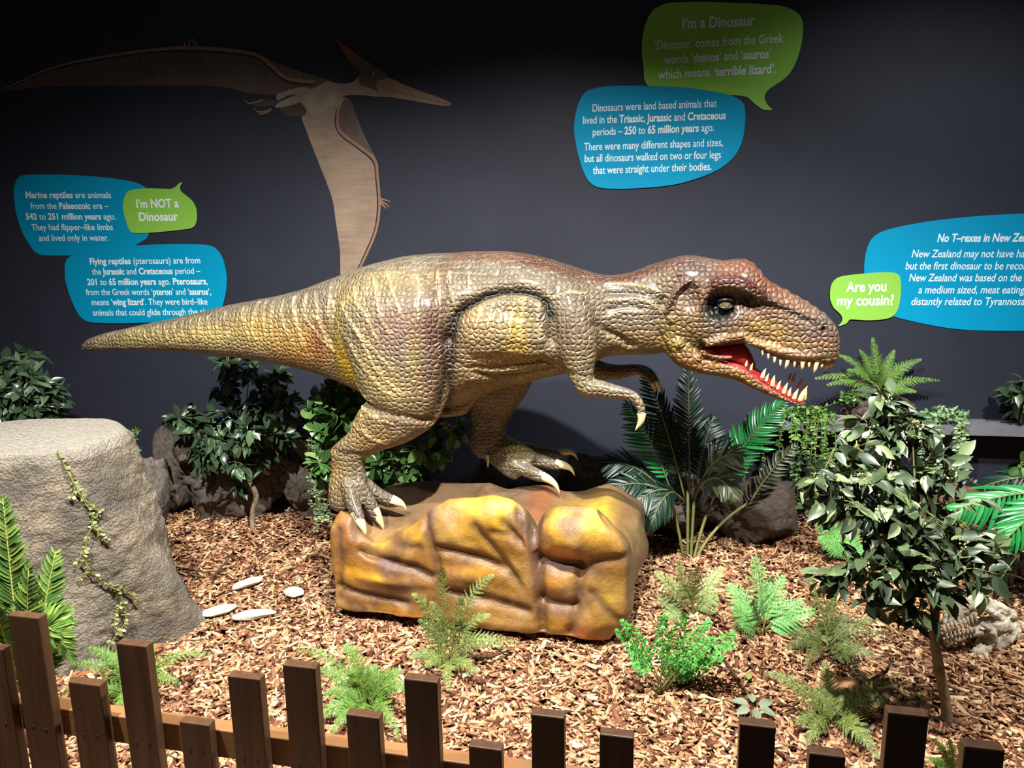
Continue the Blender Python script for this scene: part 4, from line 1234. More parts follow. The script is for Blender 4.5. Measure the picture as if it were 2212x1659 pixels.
stump = tag(link('tree_stump', sme, M_STUMP), 'broad grey concrete tree stump with a flat top at the left', 'stump')


def on_stump(px, py, lift=.01):
    d = ray(px, py).normalized()
    s = 1.5
    while s < 5:
        p = CAM + d * s
        dx, dy = p.x - ST_C.x, (p.y - ST_C.y) / .78
        if p.z < .85 and math.hypot(dx, dy) < float(st_r(p.z, math.atan2(dy, dx))) + lift: return p
        s += .006
    return G(px, py, .02)


# ---- white stones, log, skull
for i, (x, y, L, W, ang, lab) in enumerate(((534, 1262, .088, .030, 38, 'long white stone furthest back in the row of four, pointing away'), (634, 1281, .062, .036, -22, 'short broad white stone nearest the pedestal'), (474, 1320, .098, .032, 28, 'long white stone nearest the stump'), (549, 1331, .108, .028, 12, 'thin white stone at the front of the row, half sunk in the mulch'))):
    p = G(x, y, .02)
    boulder('white_stone', (p.x, p.y, .026), (L * .86, W * .95, .022), 200 + i, M_WSTONE, lab, 'stone', 4, 12, .06, .8, Matrix.Rotation(math.radians(ang), 3, 'Z').to_quaternion(), 'white stones on the mulch')
g = Geo()
p = G(1818, 1482, .035)
dr = Vector((.86, -.38, .03)).normalized()
g.tube([p - dr * .065 + Vector((0, 0, .004)), p - dr * .06, p - dr * .02, p + dr * .03, p + dr * .055, p + dr * .058], [.012, .028, .031, .030, .031, .026], 18)
lg = tag(g.make('log_piece', m_bark('log_bark', (118, 78, 54), (188, 142, 102), 40)), 'short cut piece of log lying among the ferns at the right', 'log')
M_BONE = m_rock('old_bone', (188, 176, 150), (232, 224, 204), 12, 60, .7)
SKY = 2.66
sk = Geo()


def SKP(x, y, dy=0.0): return Y(x, y, SKY + dy)


def sk_limb(pts, n=12):
    q = catmull(pts, 4)
    sk.tube([SKP(a, b, o) for a, b, o, r in q], [r for a, b, o, r in q], n)


sk_limb([(2035, 1352, -.02, .012), (2055, 1330, -.01, .024), (2085, 1310, 0, .03), (2115, 1300, .01, .03), (2150, 1312, .02, .028), (2185, 1330, .02, .022), (2196, 1340, .02, .012)])
sk_limb([(2195, 1335, .02, .02), (2180, 1360, .02, .04), (2155, 1378, .0, .045), (2130, 1392, -.02, .036), (2112, 1412, -.04, .026), (2102, 1428, -.05, .012)])
sk_limb([(2090, 1340, .02, .012), (2120, 1350, .0, .03), (2150, 1352, -.01, .036), (2178, 1350, 0, .03)])
sk_limb([(2040, 1384, -.05, .010), (2065, 1378, -.05, .016), (2100, 1366, -.04, .02), (2130, 1362, -.02, .022)])
sk_limb([(2120, 1345, -.05, .010), (2140, 1362, -.055, .012), (2150, 1382, -.05, .012), (2140, 1400, -.045, .010)])
sk_limb([(2160, 1330, -.02, .010), (2172, 1350, -.035, .012), (2170, 1380, -.035, .012), (2150, 1402, -.03, .010)])
sk_limb([(2100, 1312, -.03, .010), (2130, 1318, -.03, .012), (2160, 1332, -.02, .012)])
kme = remeshed(sk, .005, 3)
kP = verts_np(kme); kN = norms_np(kme)
kP += kN * (.006 * fbm(kP, 22, 4, 2.0) - .006 * np.exp(-(fbm(kP, 16, 3, 6.0) / .12) ** 2))[:, None]
kme.vertices.foreach_set('co', kP.astype(np.float32).ravel()); kme.update()
skull = tag(link('fossil_skull', kme, M_BONE), 'weathered cream animal skull with teeth lying on the mulch at the right', 'skull')
for i in range(9):
    x = 2038 + i * 8.5; y = 1350 - i * 3.0
    g = Geo(); g.tube([SKP(x, y, -.035), SKP(x + 3, y + 14, -.042), SKP(x + 5, y + 22, -.042)], [.006, .0045, .001], 7)
    g.make('tooth', M_BONE, skull)
for i in range(8):
    x = 2044 + i * 8.5; y = 1382 - i * 2.0
    g = Geo(); g.tube([SKP(x, y, -.062), SKP(x + 2, y - 10, -.066), SKP(x + 3, y - 16, -.066)], [.0055, .004, .001], 7)
    g.make('tooth', M_BONE, skull)

# ================================================================== plants
LEAF_T = np.array([0.0, .14, .38, .66, .86, 1.0])
LEAF_W = {'ovate': np.array([.06, .34, .5, .36, .14, 0.0]), 'round': np.array([.08, .4, .52, .46, .28, 0.0]), 'blade': np.array([.16, .4, .5, .42, .24, 0.0])}


class Leaves:
    """many leaf blades collected into one mesh"""

    def __init__(s, shape='ovate', seed=1):
        s.o, s.d, s.n, s.L, s.W, s.c = [], [], [], [], [], []
        s.shape = shape
        s.r = random.Random(seed)

    def add(s, o, d, n, L, W, curl=.15):
        s.o.append(o[:]); s.d.append(d[:]); s.n.append(n[:]); s.L.append(L); s.W.append(W); s.c.append(curl)

    def make(s, name, mat, parent=None):
        o = np.array(s.o); d = np.array(s.d, dtype=float); n = np.array(s.n, dtype=float)
        d /= np.linalg.norm(d, axis=1)[:, None]
        n = n - d * (n * d).sum(1)[:, None]
        n /= np.maximum(np.linalg.norm(n, axis=1)[:, None], 1e-6)
        b = np.cross(d, n)
        L = np.array(s.L)[:, None]; W = np.array(s.W)[:, None]; c = np.array(s.c)[:, None]
        N, K = len(o), len(LEAF_T)
        V = np.empty((N, K, 3, 3))
        for k in range(K):
            tt = LEAF_T[k]; w = LEAF_W[s.shape][k]
            mid = o + d * L * (tt - .12 * c * tt * tt) - n * L * c * tt * tt
            V[:, k, 1] = mid
            V[:, k, 0] = mid + b * W * w + n * W * w * .32
            V[:, k, 2] = mid - b * W * w + n * W * w * .32
        q = []
        for k in range(K - 1):
            q.append((k * 3, k * 3 + 1, k * 3 + 4, k * 3 + 3)); q.append((k * 3 + 1, k * 3 + 2, k * 3 + 5, k * 3 + 4))
        Q = (np.array(q)[None] + (np.arange(N) * K * 3)[:, None, None]).reshape(-1, 4)
        return link(name, quads_mesh(name, V.reshape(-1, 3), Q), mat, parent)


UP = Vector((0, 0, 1))


def rvec(r):
    return Vector((r.gauss(0, 1), r.gauss(0, 1), r.gauss(0, 1))).normalized()


def bez(a, b, c, t): return a * (1 - t) ** 2 + b * 2 * t * (1 - t) + c * t * t


def frond(parent, base, tip, arch, L, W, n, matl, mats, style='simple', t0=.14, ang=62, droop=.12, stem=.003, seed=0, face=0.55, prof=None, shape='blade', curl=.15):
    """one frond: a stalk with leaflets on both sides, parented to its plant"""
    r = random.Random(seed)
    ctrl = base + (tip - base) * .42 + UP * arch
    pts = [bez(base, ctrl, tip, i / 14) for i in range(15)]
    lv = Leaves(shape, seed)
    for i in range(n):
        t = t0 + (1 - t0) * (i + .5) / n
        p = bez(base, ctrl, tip, t)
        tg = (bez(base, ctrl, tip, min(1, t + .02)) - bez(base, ctrl, tip, t - .02)).normalized()
        nref = UP * (1 - face) + Vector((0, -1, 0)) * face + rvec(r) * .12
        nn = (nref - tg * nref.dot(tg)).normalized()
        sd = tg.cross(nn)
        u = (t - t0) / (1 - t0)
        pr = prof(u) if prof else (min(1, .45 + 2.2 * u) * (1 - u) ** .75 + .06)
        a = math.radians(ang - 22 * u)
        for s in (1, -1):
            dd = (sd * s * math.sin(a) + tg * math.cos(a) - UP * droop + rvec(r) * .06).normalized()
            ll = L * pr * r.uniform(.88, 1.1)
            if style == 'simple':
                lv.add(p, dd, nn + rvec(r) * .15, ll, W * (.55 + .45 * pr), curl)
            elif style == 'toothed':
                m = max(3, int(ll / (W * .62)))
                for k in range(m):
                    f = (k + .3) / m
                    q = p + dd * ll * f - nn * ll * .12 * f * f
                    w = W * (1.05 - .75 * f)
                    for s2 in (1, -1):
                        d2 = (nn.cross(dd) * s2 * .85 + dd * .6).normalized()
                        lv.add(q, d2, nn + rvec(r) * .1, w, w * .55, .1)
                lv.add(p, dd, nn, ll, W * .34, .12)
            elif style == 'round':
                m = max(2, int(ll / (W * .8)))
                for k in range(m):
                    f = (k + .6) / m
                    q = p + dd * ll * f + rvec(r) * .002
                    for s2 in (1, -1):
                        d2 = (nn.cross(dd) * s2 * .8 + dd * .5 + rvec(r) * .15).normalized()
                        lv.add(q, d2, nn + rvec(r) * .3, W, W * .85, .1)
    o = lv.make('frond', matl, parent)
    g = Geo(); g.tube(pts, [stem * (1 - .75 * i / 14) for i in range(15)], 6)
    sm = mk('frond_stalk', g.v, g.f, mats, o)
    return o


M_STALK = m_plain('fern_stalk', (112, 116, 62), .6)
M_FERN1 = m_leaf('fern_sage', (72, 92, 46), (150, 160, 84), .5, .35)
M_FERN2 = m_leaf('fern_mid_green', (58, 98, 36), (124, 156, 66), .5, .35)
M_FERN3 = m_leaf('fern_mint', (84, 152, 80), (140, 196, 110), .5, .35)
M_FERN4 = m_leaf('fern_pale', (104, 128, 74), (164, 178, 112), .5, .35)
M_FERN5 = m_leaf('fern_dark', (52, 70, 34), (118, 124, 66), .5, .35)
M_MAID = m_leaf('maidenhair_green', (56, 138, 54), (112, 186, 84), .5, .35)


def fern(name, bx, by, tips, L, W, n, mat, label, style='toothed', arch=.10, base=None, seed=0, t0=.16, face=.5, stem=.0028):
    b = base if base is not None else G(bx, by, .015)
    root = empty(name, b)
    tag(root, label, 'fern')
    r = random.Random(seed)
    for i, tp in enumerate(tips):
        x, y = tp[0], tp[1]
        dy = tp[2] if len(tp) > 2 else r.uniform(-.10, .10)
        tip = Y(x, y, b.y + dy)
        if tip.z < .03 and base is None: tip = G(x, y, .05)
        bb = b + Vector((r.uniform(-.015, .015), r.uniform(-.015, .015), 0))
        frond(root, bb, tip, arch * (tip - b).length / .3 * r.uniform(.7, 1.2), L * r.uniform(.85, 1.1), W, n, mat, M_STALK, style, t0, seed=seed * 50 + i, face=face, stem=stem)
    return root


fern('fern', 968, 1432, [(955, 1226, -.03), (1066, 1242, .02), (892, 1284, -.05), (905, 1340, .0), (1118, 1392, .04), (1092, 1400, -.08), (1030, 1452, -.14), (968, 1492, -.17), (886, 1420, -.06), (1000, 1290, -.04), (930, 1300, .03), (1060, 1330, -.02), (920, 1440, -.14)], .06, .0085, 15, M_FERN1, 'sage green fern in front of the yellow pedestal', arch=.12, seed=1)
fern('fern', 795, 1535, [(642, 1402, .1), (742, 1396, .05), (870, 1452, .0), (884, 1490, -.05), (700, 1500, -.03), (716, 1590, -.15), (862, 1592, -.14), (690, 1448, .02), (772, 1606, -.18), (806, 1440, .06), (730, 1540, -.1), (840, 1470, .08), (760, 1450, .0), (680, 1560, -.1)], .058, .0085, 15, M_FERN2, 'green fern behind the tall fence pickets at the middle left', arch=.16, seed=2)
fern('fern', 285, 1500, [(456, 1414, .06), (335, 1392, .08), (352, 1470, -.02), (150, 1440, .0), (190, 1402, .05), (232, 1416, .02), (162, 1532, -.1), (250, 1545, -.12), (390, 1478, -.06), (118, 1506, -.05), (340, 1520, -.1), (210, 1480, .0)], .052, .008, 15, M_FERN2, 'green arching fern at the foot of the stump behind the fence', arch=.14, seed=3)
fern('fern', 1495, 1335, [(1464, 1212), (1414, 1236), (1422, 1288), (1560, 1226), (1548, 1290), (1505, 1224), (1438, 1332), (1480, 1260), (1530, 1320)], .085, .0105, 11, M_FERN4, 'pale lacy fern on the right of the pedestal, nearest it', arch=.05, seed=4, t0=.3)
fern('fern', 1650, 1372, [(1632, 1204), (1574, 1262), (1692, 1244), (1588, 1310), (1732, 1298), (1600, 1350), (1702, 1342), (1762, 1318), (1660, 1260), (1625, 1300)], .09, .0105, 11, M_FERN3, 'mint green lacy fern in front of the peaked brown rock', arch=.05, seed=5, t0=.28)
fern('fern', 1785, 1395, [(1742, 1236), (1802, 1290), (1702, 1372), (1742, 1440), (1852, 1450), (1892, 1420), (1832, 1330), (1700, 1402), (1872, 1482), (1905, 1334), (1770, 1340), (1820, 1430), (1930, 1370)], .066, .009, 13, M_FERN5, 'dull olive fern under the big ficus, beside the mint green one', arch=.08, seed=6)
fern('fern', 1795, 1560, [(1650, 1452, .08), (1782, 1430, .1), (1942, 1468, .08), (1922, 1512, .0), (1742, 1612, -.12), (1882, 1602, -.1), (1722, 1562, -.06), (1832, 1490, .05), (1852, 1560, -.1), (1760, 1490, .05), (1900, 1640, -.15)], .062, .0085, 15, M_FERN1, 'grey green fern close to the fence at the lower right', arch=.10, seed=7)
fern('fern', 1425, 1495, [(1340, 1340), (1330, 1362), (1434, 1330), (1482, 1330), (1592, 1392), (1560, 1422), (1534, 1342), (1590, 1368), (1462, 1420), (1362, 1400), (1500, 1440), (1540, 1380)], .045, .0115, 9, M_MAID, 'bright green fern with tiny round leaflets near the pedestal corner', 'round', arch=.06, seed=8, t0=.35)
fb = Vector((bc.x, bc.y, z_l + .165))
fern('fern', 0, 0, [(1885, 730, .0), (1856, 756, -.03), (1932, 757, .02), (1808, 766, .03), (1760, 818, -.03), (1786, 832, -.08), (1990, 776, .0), (2030, 822, -.05), (1978, 846, -.1), (1955, 790, -.05), (1830, 800, -.08), (1900, 790, -.1)], .062, .0095, 17, M_FERN2, 'fern growing on top of the ledge boulder beside the dinosaur’s jaws', arch=.08, base=fb, seed=9)
fern('fern', 1830, 1214, [(1756, 1120), (1792, 1118), (1768, 1162), (1850, 1170), (1842, 1130), (1800, 1180), (1890, 1190)], .08, .013, 12, M_FERN3, 'pale green fern low between the brown rock and the big ficus', arch=.05, seed=10, t0=.25)
fern('fern', 2070, 1690, [(2010, 1640), (2050, 1600), (2085, 1632), (2120, 1650), (2020, 1600)], .04, .010, 14, M_FERN2, 'small green fern behind the last fence pickets at the right', arch=.08, seed=12)

# ---- leafy trees and bushes
M_FIC = m_leaf('ficus_dark', (30, 48, 32), (92, 116, 82), .32, .55)
M_FIC2 = m_leaf('ficus_grey_green', (34, 50, 32), (118, 136, 92), .38, .55)
M_FIC3 = m_leaf('bush_green', (40, 78, 32), (116, 150, 84), .34, .5)
M_TRUNK = m_bark('grey_trunk', (96, 84, 66), (156, 142, 116))
M_TWIG = m_bark('twig', (88, 96, 48), (150, 150, 86), 60)


def tree(name, label, trunk, trad, clusters, Lf, Wf, mat, cat='tree', seed=0, shape='ovate', twig_from=None, droop=.35, flower=False, trunk_mat=None, face=.35, dens=1.0):
    """trunk: points; clusters: (px, py, depth, radius in m, leaves)"""
    r = random.Random(seed)
    root = empty(name, trunk[0])
    tag(root, label, cat)
    g = Geo(); g.tube(catmull(trunk, 5), list(np.interp(np.linspace(0, 1, (len(trunk) - 1) * 5 + 1), np.linspace(0, 1, len(trad)), trad)), 10)
    tk = g.make('trunk', trunk_mat or M_TRUNK, root)
    tw = Geo(); lv = Leaves(shape, seed)
    tp = [Vector(p) for p in (twig_from or trunk[-2:])]
    berries = Geo()
    for (x, y, d, rad, cnt) in clusters:
        c = Y(x, y, d)
        a = tp[0].lerp(tp[-1], r.random())
        ctrl = a.lerp(c, .5) + UP * .08 * (c - a).length
        tw.tube([bez(a, ctrl, c, i / 6) for i in range(7)], [.005 - .0005 * i for i in range(7)], 5)
        nb = max(2, int(cnt * dens / 7))
        for b in range(nb):
            v = rvec(r); v.y *= .8
            e = c + v * rad * r.uniform(.55, 1.0 if dens == 1 else 1.35)
            st = c.lerp(e, r.uniform(-.3, .1))
            tw.tube([st, st.lerp(e, .5) + UP * .01, e], [.0022, .0018, .001], 4)
            for k in range(7):
                f = .25 + .75 * k / 6
                p = st.lerp(e, f)
                out = ((e - st).normalized() * .5 + rvec(r) * .75 - UP * droop).normalized()
                nn = (UP * .7 + Vector((0, -1, 0)) * face + rvec(r) * .55).normalized()
                s = r.uniform(.6, 1.15)
                lv.add(p + out * .008, out, nn, Lf * s, Wf * s, r.uniform(.0, .35))
        if flower and r.random() < .4:
            for q in range(14):
                p = c + rvec(r) * rad * .28 + Vector((0, -rad * .55, 0))
                berries.tube([p, p + Vector((0, 0, .004)), p + Vector((0, 0, .008))], [.0012, .003, .0012], 5)
    lv.make('foliage', mat, root)
    tw.make('twigs', M_TWIG, tk)
    if berries.v: berries.make('blossom', m_plain('blossom_cream', (196, 190, 130), .6), root)
    return root


tb = G(547, 1152, -.02)
tree('ficus_tree', 'small dark green ficus with a crooked pale trunk in front of the rock face', [tb, Y(545, 1110, tb.y), Y(553, 1070, tb.y - .01), Y(538, 1035, tb.y), Y(535, 990, tb.y), Y(520, 940, tb.y)], [.016, .014, .016, .013, .013, .010],
     [(490, 792, tb.y, .085, 42), (540, 790, tb.y + .05, .08, 40), (600, 830, tb.y + .05, .10, 56), (615, 880, tb.y - .05, .10, 60), (560, 870, tb.y - .1, .11, 70), (500, 890, tb.y - .1, .10, 66), (430, 925, tb.y - .05, .10, 60), (385, 902, tb.y - .05, .05, 21), (470, 945, tb.y - .12, .10, 66), (540, 930, tb.y - .14, .11, 72), (600, 940, tb.y - .06, .09, 56), (450, 985, tb.y - .06, .08, 42), (510, 1000, tb.y - .1, .08, 42), (570, 985, tb.y, .08, 42), (520, 1040, tb.y - .02, .05, 21), (480, 840, tb.y + .02, .06, 28)], .088, .045, M_FIC, seed=1, droop=.3)
tree('leafy_bush', 'dark green leafy bush against the wall behind the stump', [Vector((-2.55, 4.2, -.02)), Vector((-2.6, 4.25, .4)), Y(40, 860, 4.2)], [.016, .013, .010],
     [(10, 800, 4.2, .10, 56), (55, 780, 4.2, .09, 56), (70, 820, 4.15, .10, 63), (20, 850, 4.1, .11, 70), (95, 850, 4.15, .10, 63), (55, 870, 4.1, .10, 63), (110, 875, 4.2, .07, 42), (-40, 830, 4.2, .12, 63), (0, 880, 4.1, .1, 49), (130, 890, 4.2, .05, 21)], .10, .05, M_FIC, 'bush', seed=2)
tree('leafy_bush', 'bright green round-leaved bush behind the statue’s near leg', [Vector((Y(800, 1100, 4.02).x, 4.02, -.02)), Y(790, 1040, 4.0), Y(760, 930, 4.0), Y(740, 880, 4.0)], [.014, .013, .010, .008],
     [(720, 845, 3.66, .09, 49), (760, 850, 3.72, .08, 42), (690, 870, 3.66, .08, 42), (740, 890, 3.62, .10, 56), (680, 905, 3.64, .08, 42), (720, 925, 3.66, .08, 42), (770, 910, 3.72, .10, 49), (690, 1000, 3.62, .05, 28), (700, 1030, 3.64, .045, 21), (940, 920, 3.60, .07, 28), (970, 930, 3.58, .07, 35), (915, 965, 3.58, .06, 28), (955, 975, 3.58, .05, 21), (850, 1010, 3.72, .09, 49), (890, 1000, 3.72, .09, 42), (820, 1000, 3.72, .08, 35)], .082, .045, M_FIC3, 'bush', seed=3, shape='round', droop=.15)
fb2 = G(2045, 1572, -.02)
yb = fb2.y
tree('ficus_tree', 'large grey green ficus with a thin spotted trunk at the right, near the fence', [fb2, Y(2043, 1520, yb), Y(2028, 1440, yb), Y(2018, 1380, yb), Y(2018, 1300, yb), Y(1990, 1180, yb + .05), Y(1940, 1050, yb + .1), Y(1920, 900, yb + .15)], [.018, .016, .016, .014, .013, .012, .01, .006],
     [(1905, 860, yb + .15, .055, 35), (1925, 900, yb + .15, .07, 42), (1880, 925, yb + .15, .06, 35), (1970, 915, yb + .1, .06, 28), (1850, 965, yb + .1, .075, 49), (1925, 970, yb + .1, .08, 49), (1790, 1000, yb, .06, 35), (1760, 1025, yb, .05, 28), (1840, 1030, yb, .09, 56), (1910, 1040, yb, .09, 56), (1980, 1030, yb + .1, .08, 49), (2040, 1020, yb + .1, .06, 35), (1810, 1080, yb - .05, .08, 56), (1880, 1100, yb - .05, .09, 63), (1960, 1100, yb, .09, 63), (2040, 1090, yb + .05, .08, 49), (2080, 1130, yb + .05, .07, 42),
      (1900, 1160, yb - .05, .08, 49), (1980, 1170, yb - .08, .10, 63), (2060, 1170, yb, .09, 49), (1850, 1215, yb - .1, .07, 42), (1830, 1265, yb - .1, .07, 35), (1920, 1230, yb - .1, .09, 56), (1990, 1240, yb - .08, .10, 63), (2070, 1230, yb - .05, .09, 56), (2120, 1200, yb, .07, 35), (1970, 1290, yb - .06, .07, 42), (2050, 1290, yb - .05, .06, 28), (1975, 1350, yb - .05, .035, 14), (2010, 1320, yb - .02, .05, 21), (1870, 1300, yb - .1, .04, 14)], .074, .036, M_FIC2, seed=4, twig_from=[Y(2010, 1260, yb), Y(1930, 1000, yb + .1)], droop=.4, flower=True, dens=.9)
rb = Y(2205, 932, 3.88); rb.z = z_l
tree('leafy_plant', 'leafy plant with a reddish stem on the ledge, cut by the right edge', [rb, rb + Vector((-.012, 0, .06)), rb + Vector((-.03, 0, .13)), rb + Vector((0, 0, .22))], [.02, .018, .018, .01],
     [(2200, 845, 3.78, .05, 28), (2190, 862, 3.76, .04, 14), (2225, 830, 3.78, .07, 35), (2205, 880, 3.78, .03, 7)], .09, .045, M_FIC, 'plant', seed=6, trunk_mat=m_bark('reddish_stem', (110, 72, 52), (160, 112, 84)))
lb_ = Vector((Y(2240, 1100, 3.1).x, 3.1, -.02))
tree('leafy_bush', 'bright leafy sprigs poking in at the right edge below the ledge', [lb_, Y(2240, 1150, 3.1), Y(2235, 1030, 3.1)], [.012, .01, .006],
     [(2205, 1005, 3.1, .035, 14), (2210, 1040, 3.1, .03, 14), (2235, 1010, 3.1, .05, 21), (2240, 1060, 3.1, .06, 21)], .075, .042, M_FIC3, 'bush', seed=7, shape='round')

# ---- palms
M_PALM = m_leaf('palm_dark', (10, 30, 20), (30, 66, 42), .4, .5)  # green darkened to hold the statue's shadow over the palm
M_PALMB = m_leaf('palm_bright', (24, 112, 50), (60, 158, 82), .28, .6)  # brighter copy of the leaf green for fronds that catch the light
M_PALMO = m_leaf('palm_olive', (40, 48, 28), (84, 92, 56), .4, .5)
M_PSTEM = m_plain('palm_stem', (116, 122, 72), .5, .4, .3, 14)
pb = G(1487, 1214, -.02)
palm = tag(empty('areca_palm', pb), 'tall dark green palm with thin cane stems behind the pedestal', 'palm')
pprof = lambda u: min(1, .35 + 2.0 * u) * (1 - .85 * u ** 2.2)
for i, (bx, tx, ty, top) in enumerate(((1478, 1450, 1085, 0), (1485, 1486, 1060, 0), (1492, 1500, 1070, 0), (1497, 1535, 1090, 0), (1500, 1620, 1085, 0))):
    g = Geo()
    a = G(bx, 1214, -.02); b = Y(tx, ty, pb.y + .02 * i)
    g.tube([bez(a, a.lerp(b, .5) + UP * .05 + Vector((0 if i < 4 else -.05, 0, 0)), b, k / 8) for k in range(9)], [.008] * 9, 7)
    g.make('cane', M_PSTEM, palm)
for i, (bx, by, tx, ty, dy, arch, L, n, m) in enumerate(((1480, 1080, 1392, 800, .0, .10, .15, 26, M_PALM), (1490, 1060, 1486, 792, .08, .05, .14, 26, M_PALM), (1455, 1080, 1352, 872, .0, .12, .16, 22, M_PALMB), (1450, 1085, 1290, 1000, .05, .16, .17, 24, M_PALM), (1460, 1090, 1300, 1066, -.1, .16, .17, 24, M_PALM), (1535, 1090, 1692, 868, .0, .13, .16, 28, M_PALMB),
                                                       (1500, 1070, 1602, 985, -.12, .17, .16, 26, M_PALMO), (1500, 1075, 1590, 1075, -.2, .2, .16, 24, M_PALMO), (1490, 1060, 1430, 890, .1, .10, .15, 24, M_PALM), (1470, 1080, 1400, 1150, -.2, .2, .15, 22, M_PALM), (1620, 1085, 1720, 960, .05, .05, .10, 14, M_PALMO), (1500, 1065, 1540, 900, .12, .08, .15, 22, M_PALM), (1480, 1085, 1345, 1120, -.15, .2, .16, 22, M_PALM))):
    frond(palm, Y(bx, by, pb.y + .02), Y(tx, ty, pb.y + dy), arch, L, .017, n, m, M_PSTEM, 'simple', .18, 52, .22, .005, 300 + i, .45, pprof, 'blade', .25)
pb2 = Vector((Y(2330, 1300, 3.0).x, 3.0, -.02))
palm2 = tag(empty('palm_plant', pb2), 'bright glossy green palm fronds reaching in from the right edge', 'palm')
g = Geo(); g.tube([pb2, pb2 + Vector((0, 0, .25)), pb2 + Vector((-.02, 0, .5))], [.03, .026, .02], 10); g.make('trunk', M_PSTEM, palm2)
for i, (tx, ty, dy, arch, L, n, m) in enumerate(((2046, 1106, -.1, .10, .23, 26, M_PALMB), (2120, 1052, .1, .14, .2, 22, M_PALM), (2140, 1200, -.3, .16, .2, 22, M_PALMB), (2130, 1300, -.1, .2, .18, 20, M_PALM), (2230, 980, .2, .1, .2, 20, M_PALM))):
    frond(palm2, pb2 + Vector((-.02, 0, .5)), Y(tx, ty, 3.0 + dy), arch, L, .022, n, m, M_PSTEM, 'simple', .12, 58, .45, .006, 400 + i, .5, pprof, 'blade', .3)
M_CYC = m_leaf('cycad_green', (58, 98, 44), (150, 178, 84), .36, .5)
M_CYR = m_plain('cycad_rib', (196, 196, 96), .5)
cb = Vector((Y(60, 1560, 2.18).x, 2.18, .0))
cyc = tag(empty('cycad', cb), 'cycad with stiff comb-like fronds and yellow ribs in front of the stump', 'cycad')
g = Geo(); g.tube([cb - UP * .02, cb + UP * .06, cb + UP * .11], [.05, .055, .03], 12); g.make('trunk', m_bark('cycad_trunk', (84, 52, 36), (140, 92, 64)), cyc)
cprof = lambda u: min(1, .5 + 2.5 * u) * (1 - .8 * u ** 3)
for i, (tx, ty, dy, arch, L, n) in enumerate(((6, 1075, -.02, .05, .1, 44), (120, 1190, .04, .02, .105, 32), (62, 1228, -.06, .03, .09, 26), (156, 1425, -.02, .42, .1, 38), (150, 1330, .05, .2, .1, 30), (-90, 1200, 0, .1, .085, 34), (-20, 1300, -.12, .12, .08, 28), (20, 1480, -.2, .14, .08, 24), (86, 1290, .08, .06, .08, 26), (-60, 1420, -.15, .15, .08, 26))):
    frond(cyc, cb + UP * .1, Y(tx, ty, 2.18 + dy), arch, L, .0155, int(n * 1.25), M_CYC, M_CYR, 'simple', .1, 62, .05, .0045, 500 + i, .75, cprof, 'blade', .12)


# ---- trailing vines
def vine(name, label, strands, leaf, mat, seed, gap=.016, stem=.0018, flat=True, cat='vine', tuft=None):
    r = random.Random(seed)
    root = empty(name, strands[0][0])
    tag(root, label, cat)
    lv = Leaves('round', seed); st = Geo()
    for s in strands:
        q = [Vector(p) for p in catmull(s, 5)]
        st.tube(q, stem, 5)
        acc = 0
        for a, b in zip(q[:-1], q[1:]):
            L = (b - a).length; acc += L
            while acc > gap:
                acc -= gap
                p = a.lerp(b, r.random())
                tg = (b - a).normalized()
                sd = tg.cross(Vector((0, -1, 0)) + rvec(r) * .3)
                if sd.length < .01: sd = Vector((1, 0, 0))
                sd.normalize()
                for k in (1, -1):
                    if r.random() < .15: continue
                    d = (sd * k + tg * .35 + rvec(r) * .45 + UP * .1).normalized()
                    s_ = leaf * r.uniform(.7, 1.2)
                    lv.add(p, d, Vector((0, -.6, .6)) + rvec(r) * .8, s_, s_ * .62, .12)
    if tuft:
        for c, rad, cnt in tuft:
            for i in range(cnt):
                v = rvec(r); p = c + Vector((v.x * rad[0], v.y * rad[1], v.z * rad[2]))
                s_ = leaf * r.uniform(.8, 1.35)
                lv.add(p, (rvec(r) + UP * .2).normalized(), UP * .8 + rvec(r) * .6, s_, s_ * .75, .12)
    lv.make('foliage', mat, root)
    st.make('stems', M_TWIG, root)
    return root


M_VINE1 = m_leaf('vine_green', (44, 84, 34), (126, 168, 78), .4, .4)
M_VINE2 = m_leaf('vine_pale', (104, 140, 96), (168, 192, 146), .45, .35)
M_VINE3 = m_leaf('vine_sage', (112, 122, 74), (176, 182, 122), .5, .3)
r = random.Random(5)
LY = 3.93
st_ = []
for i in range(17):
    x = r.uniform(1682, 1800); x2 = x + r.uniform(-26, 20); y2 = r.uniform(990, 1130)
    st_.append([WL(x, 888, .09), WL(x + r.uniform(-5, 5), 903, .185), WL((x + x2) / 2, 960, .20), WL(x2, y2, .18 + r.uniform(0, .04))])
st_.append([WL(1700, 900, .12), WL(1760, 886, .16), WL(1830, 862, .22), WL(1870, 850, .22)])
vine('hanging_vine', 'green small-leaved vine spilling over the left end of the ledge', st_, .022, M_VINE1, 1, .022, tuft=[(WL(1740, 894, .12), (.12, .07, .035), 260), (WL(1840, 858, .21), (.06, .04, .03), 60)])
st_ = []
for i in range(13):
    x = r.uniform(1985, 2085); x2 = x + r.uniform(-8, 14); y2 = r.uniform(970, 1075)
    st_.append([WL(x, 895, .09), WL(x, 912, .185), WL((x + x2) / 2, 960, .20), WL(x2, y2, .19)])
st_.append([WL(2070, 1000, .2), WL(2100, 1040, .23), WL(2150, 1060, .25)])
vine('hanging_vine', 'pale green string-like vine hanging from the ledge, right of the boulder', st_, .022, M_VINE2, 2, .024, tuft=[(WL(2040, 896, .11), (.12, .06, .03), 220)])
st_ = []
for i in range(12):
    x = r.uniform(668, 712); y2 = r.uniform(1040, 1155)
    st_.append([Y(x, 945, 3.82), Y(x + r.uniform(-6, 6), 985, 3.76), Y(x + r.uniform(-8, 8), y2, 3.75)])
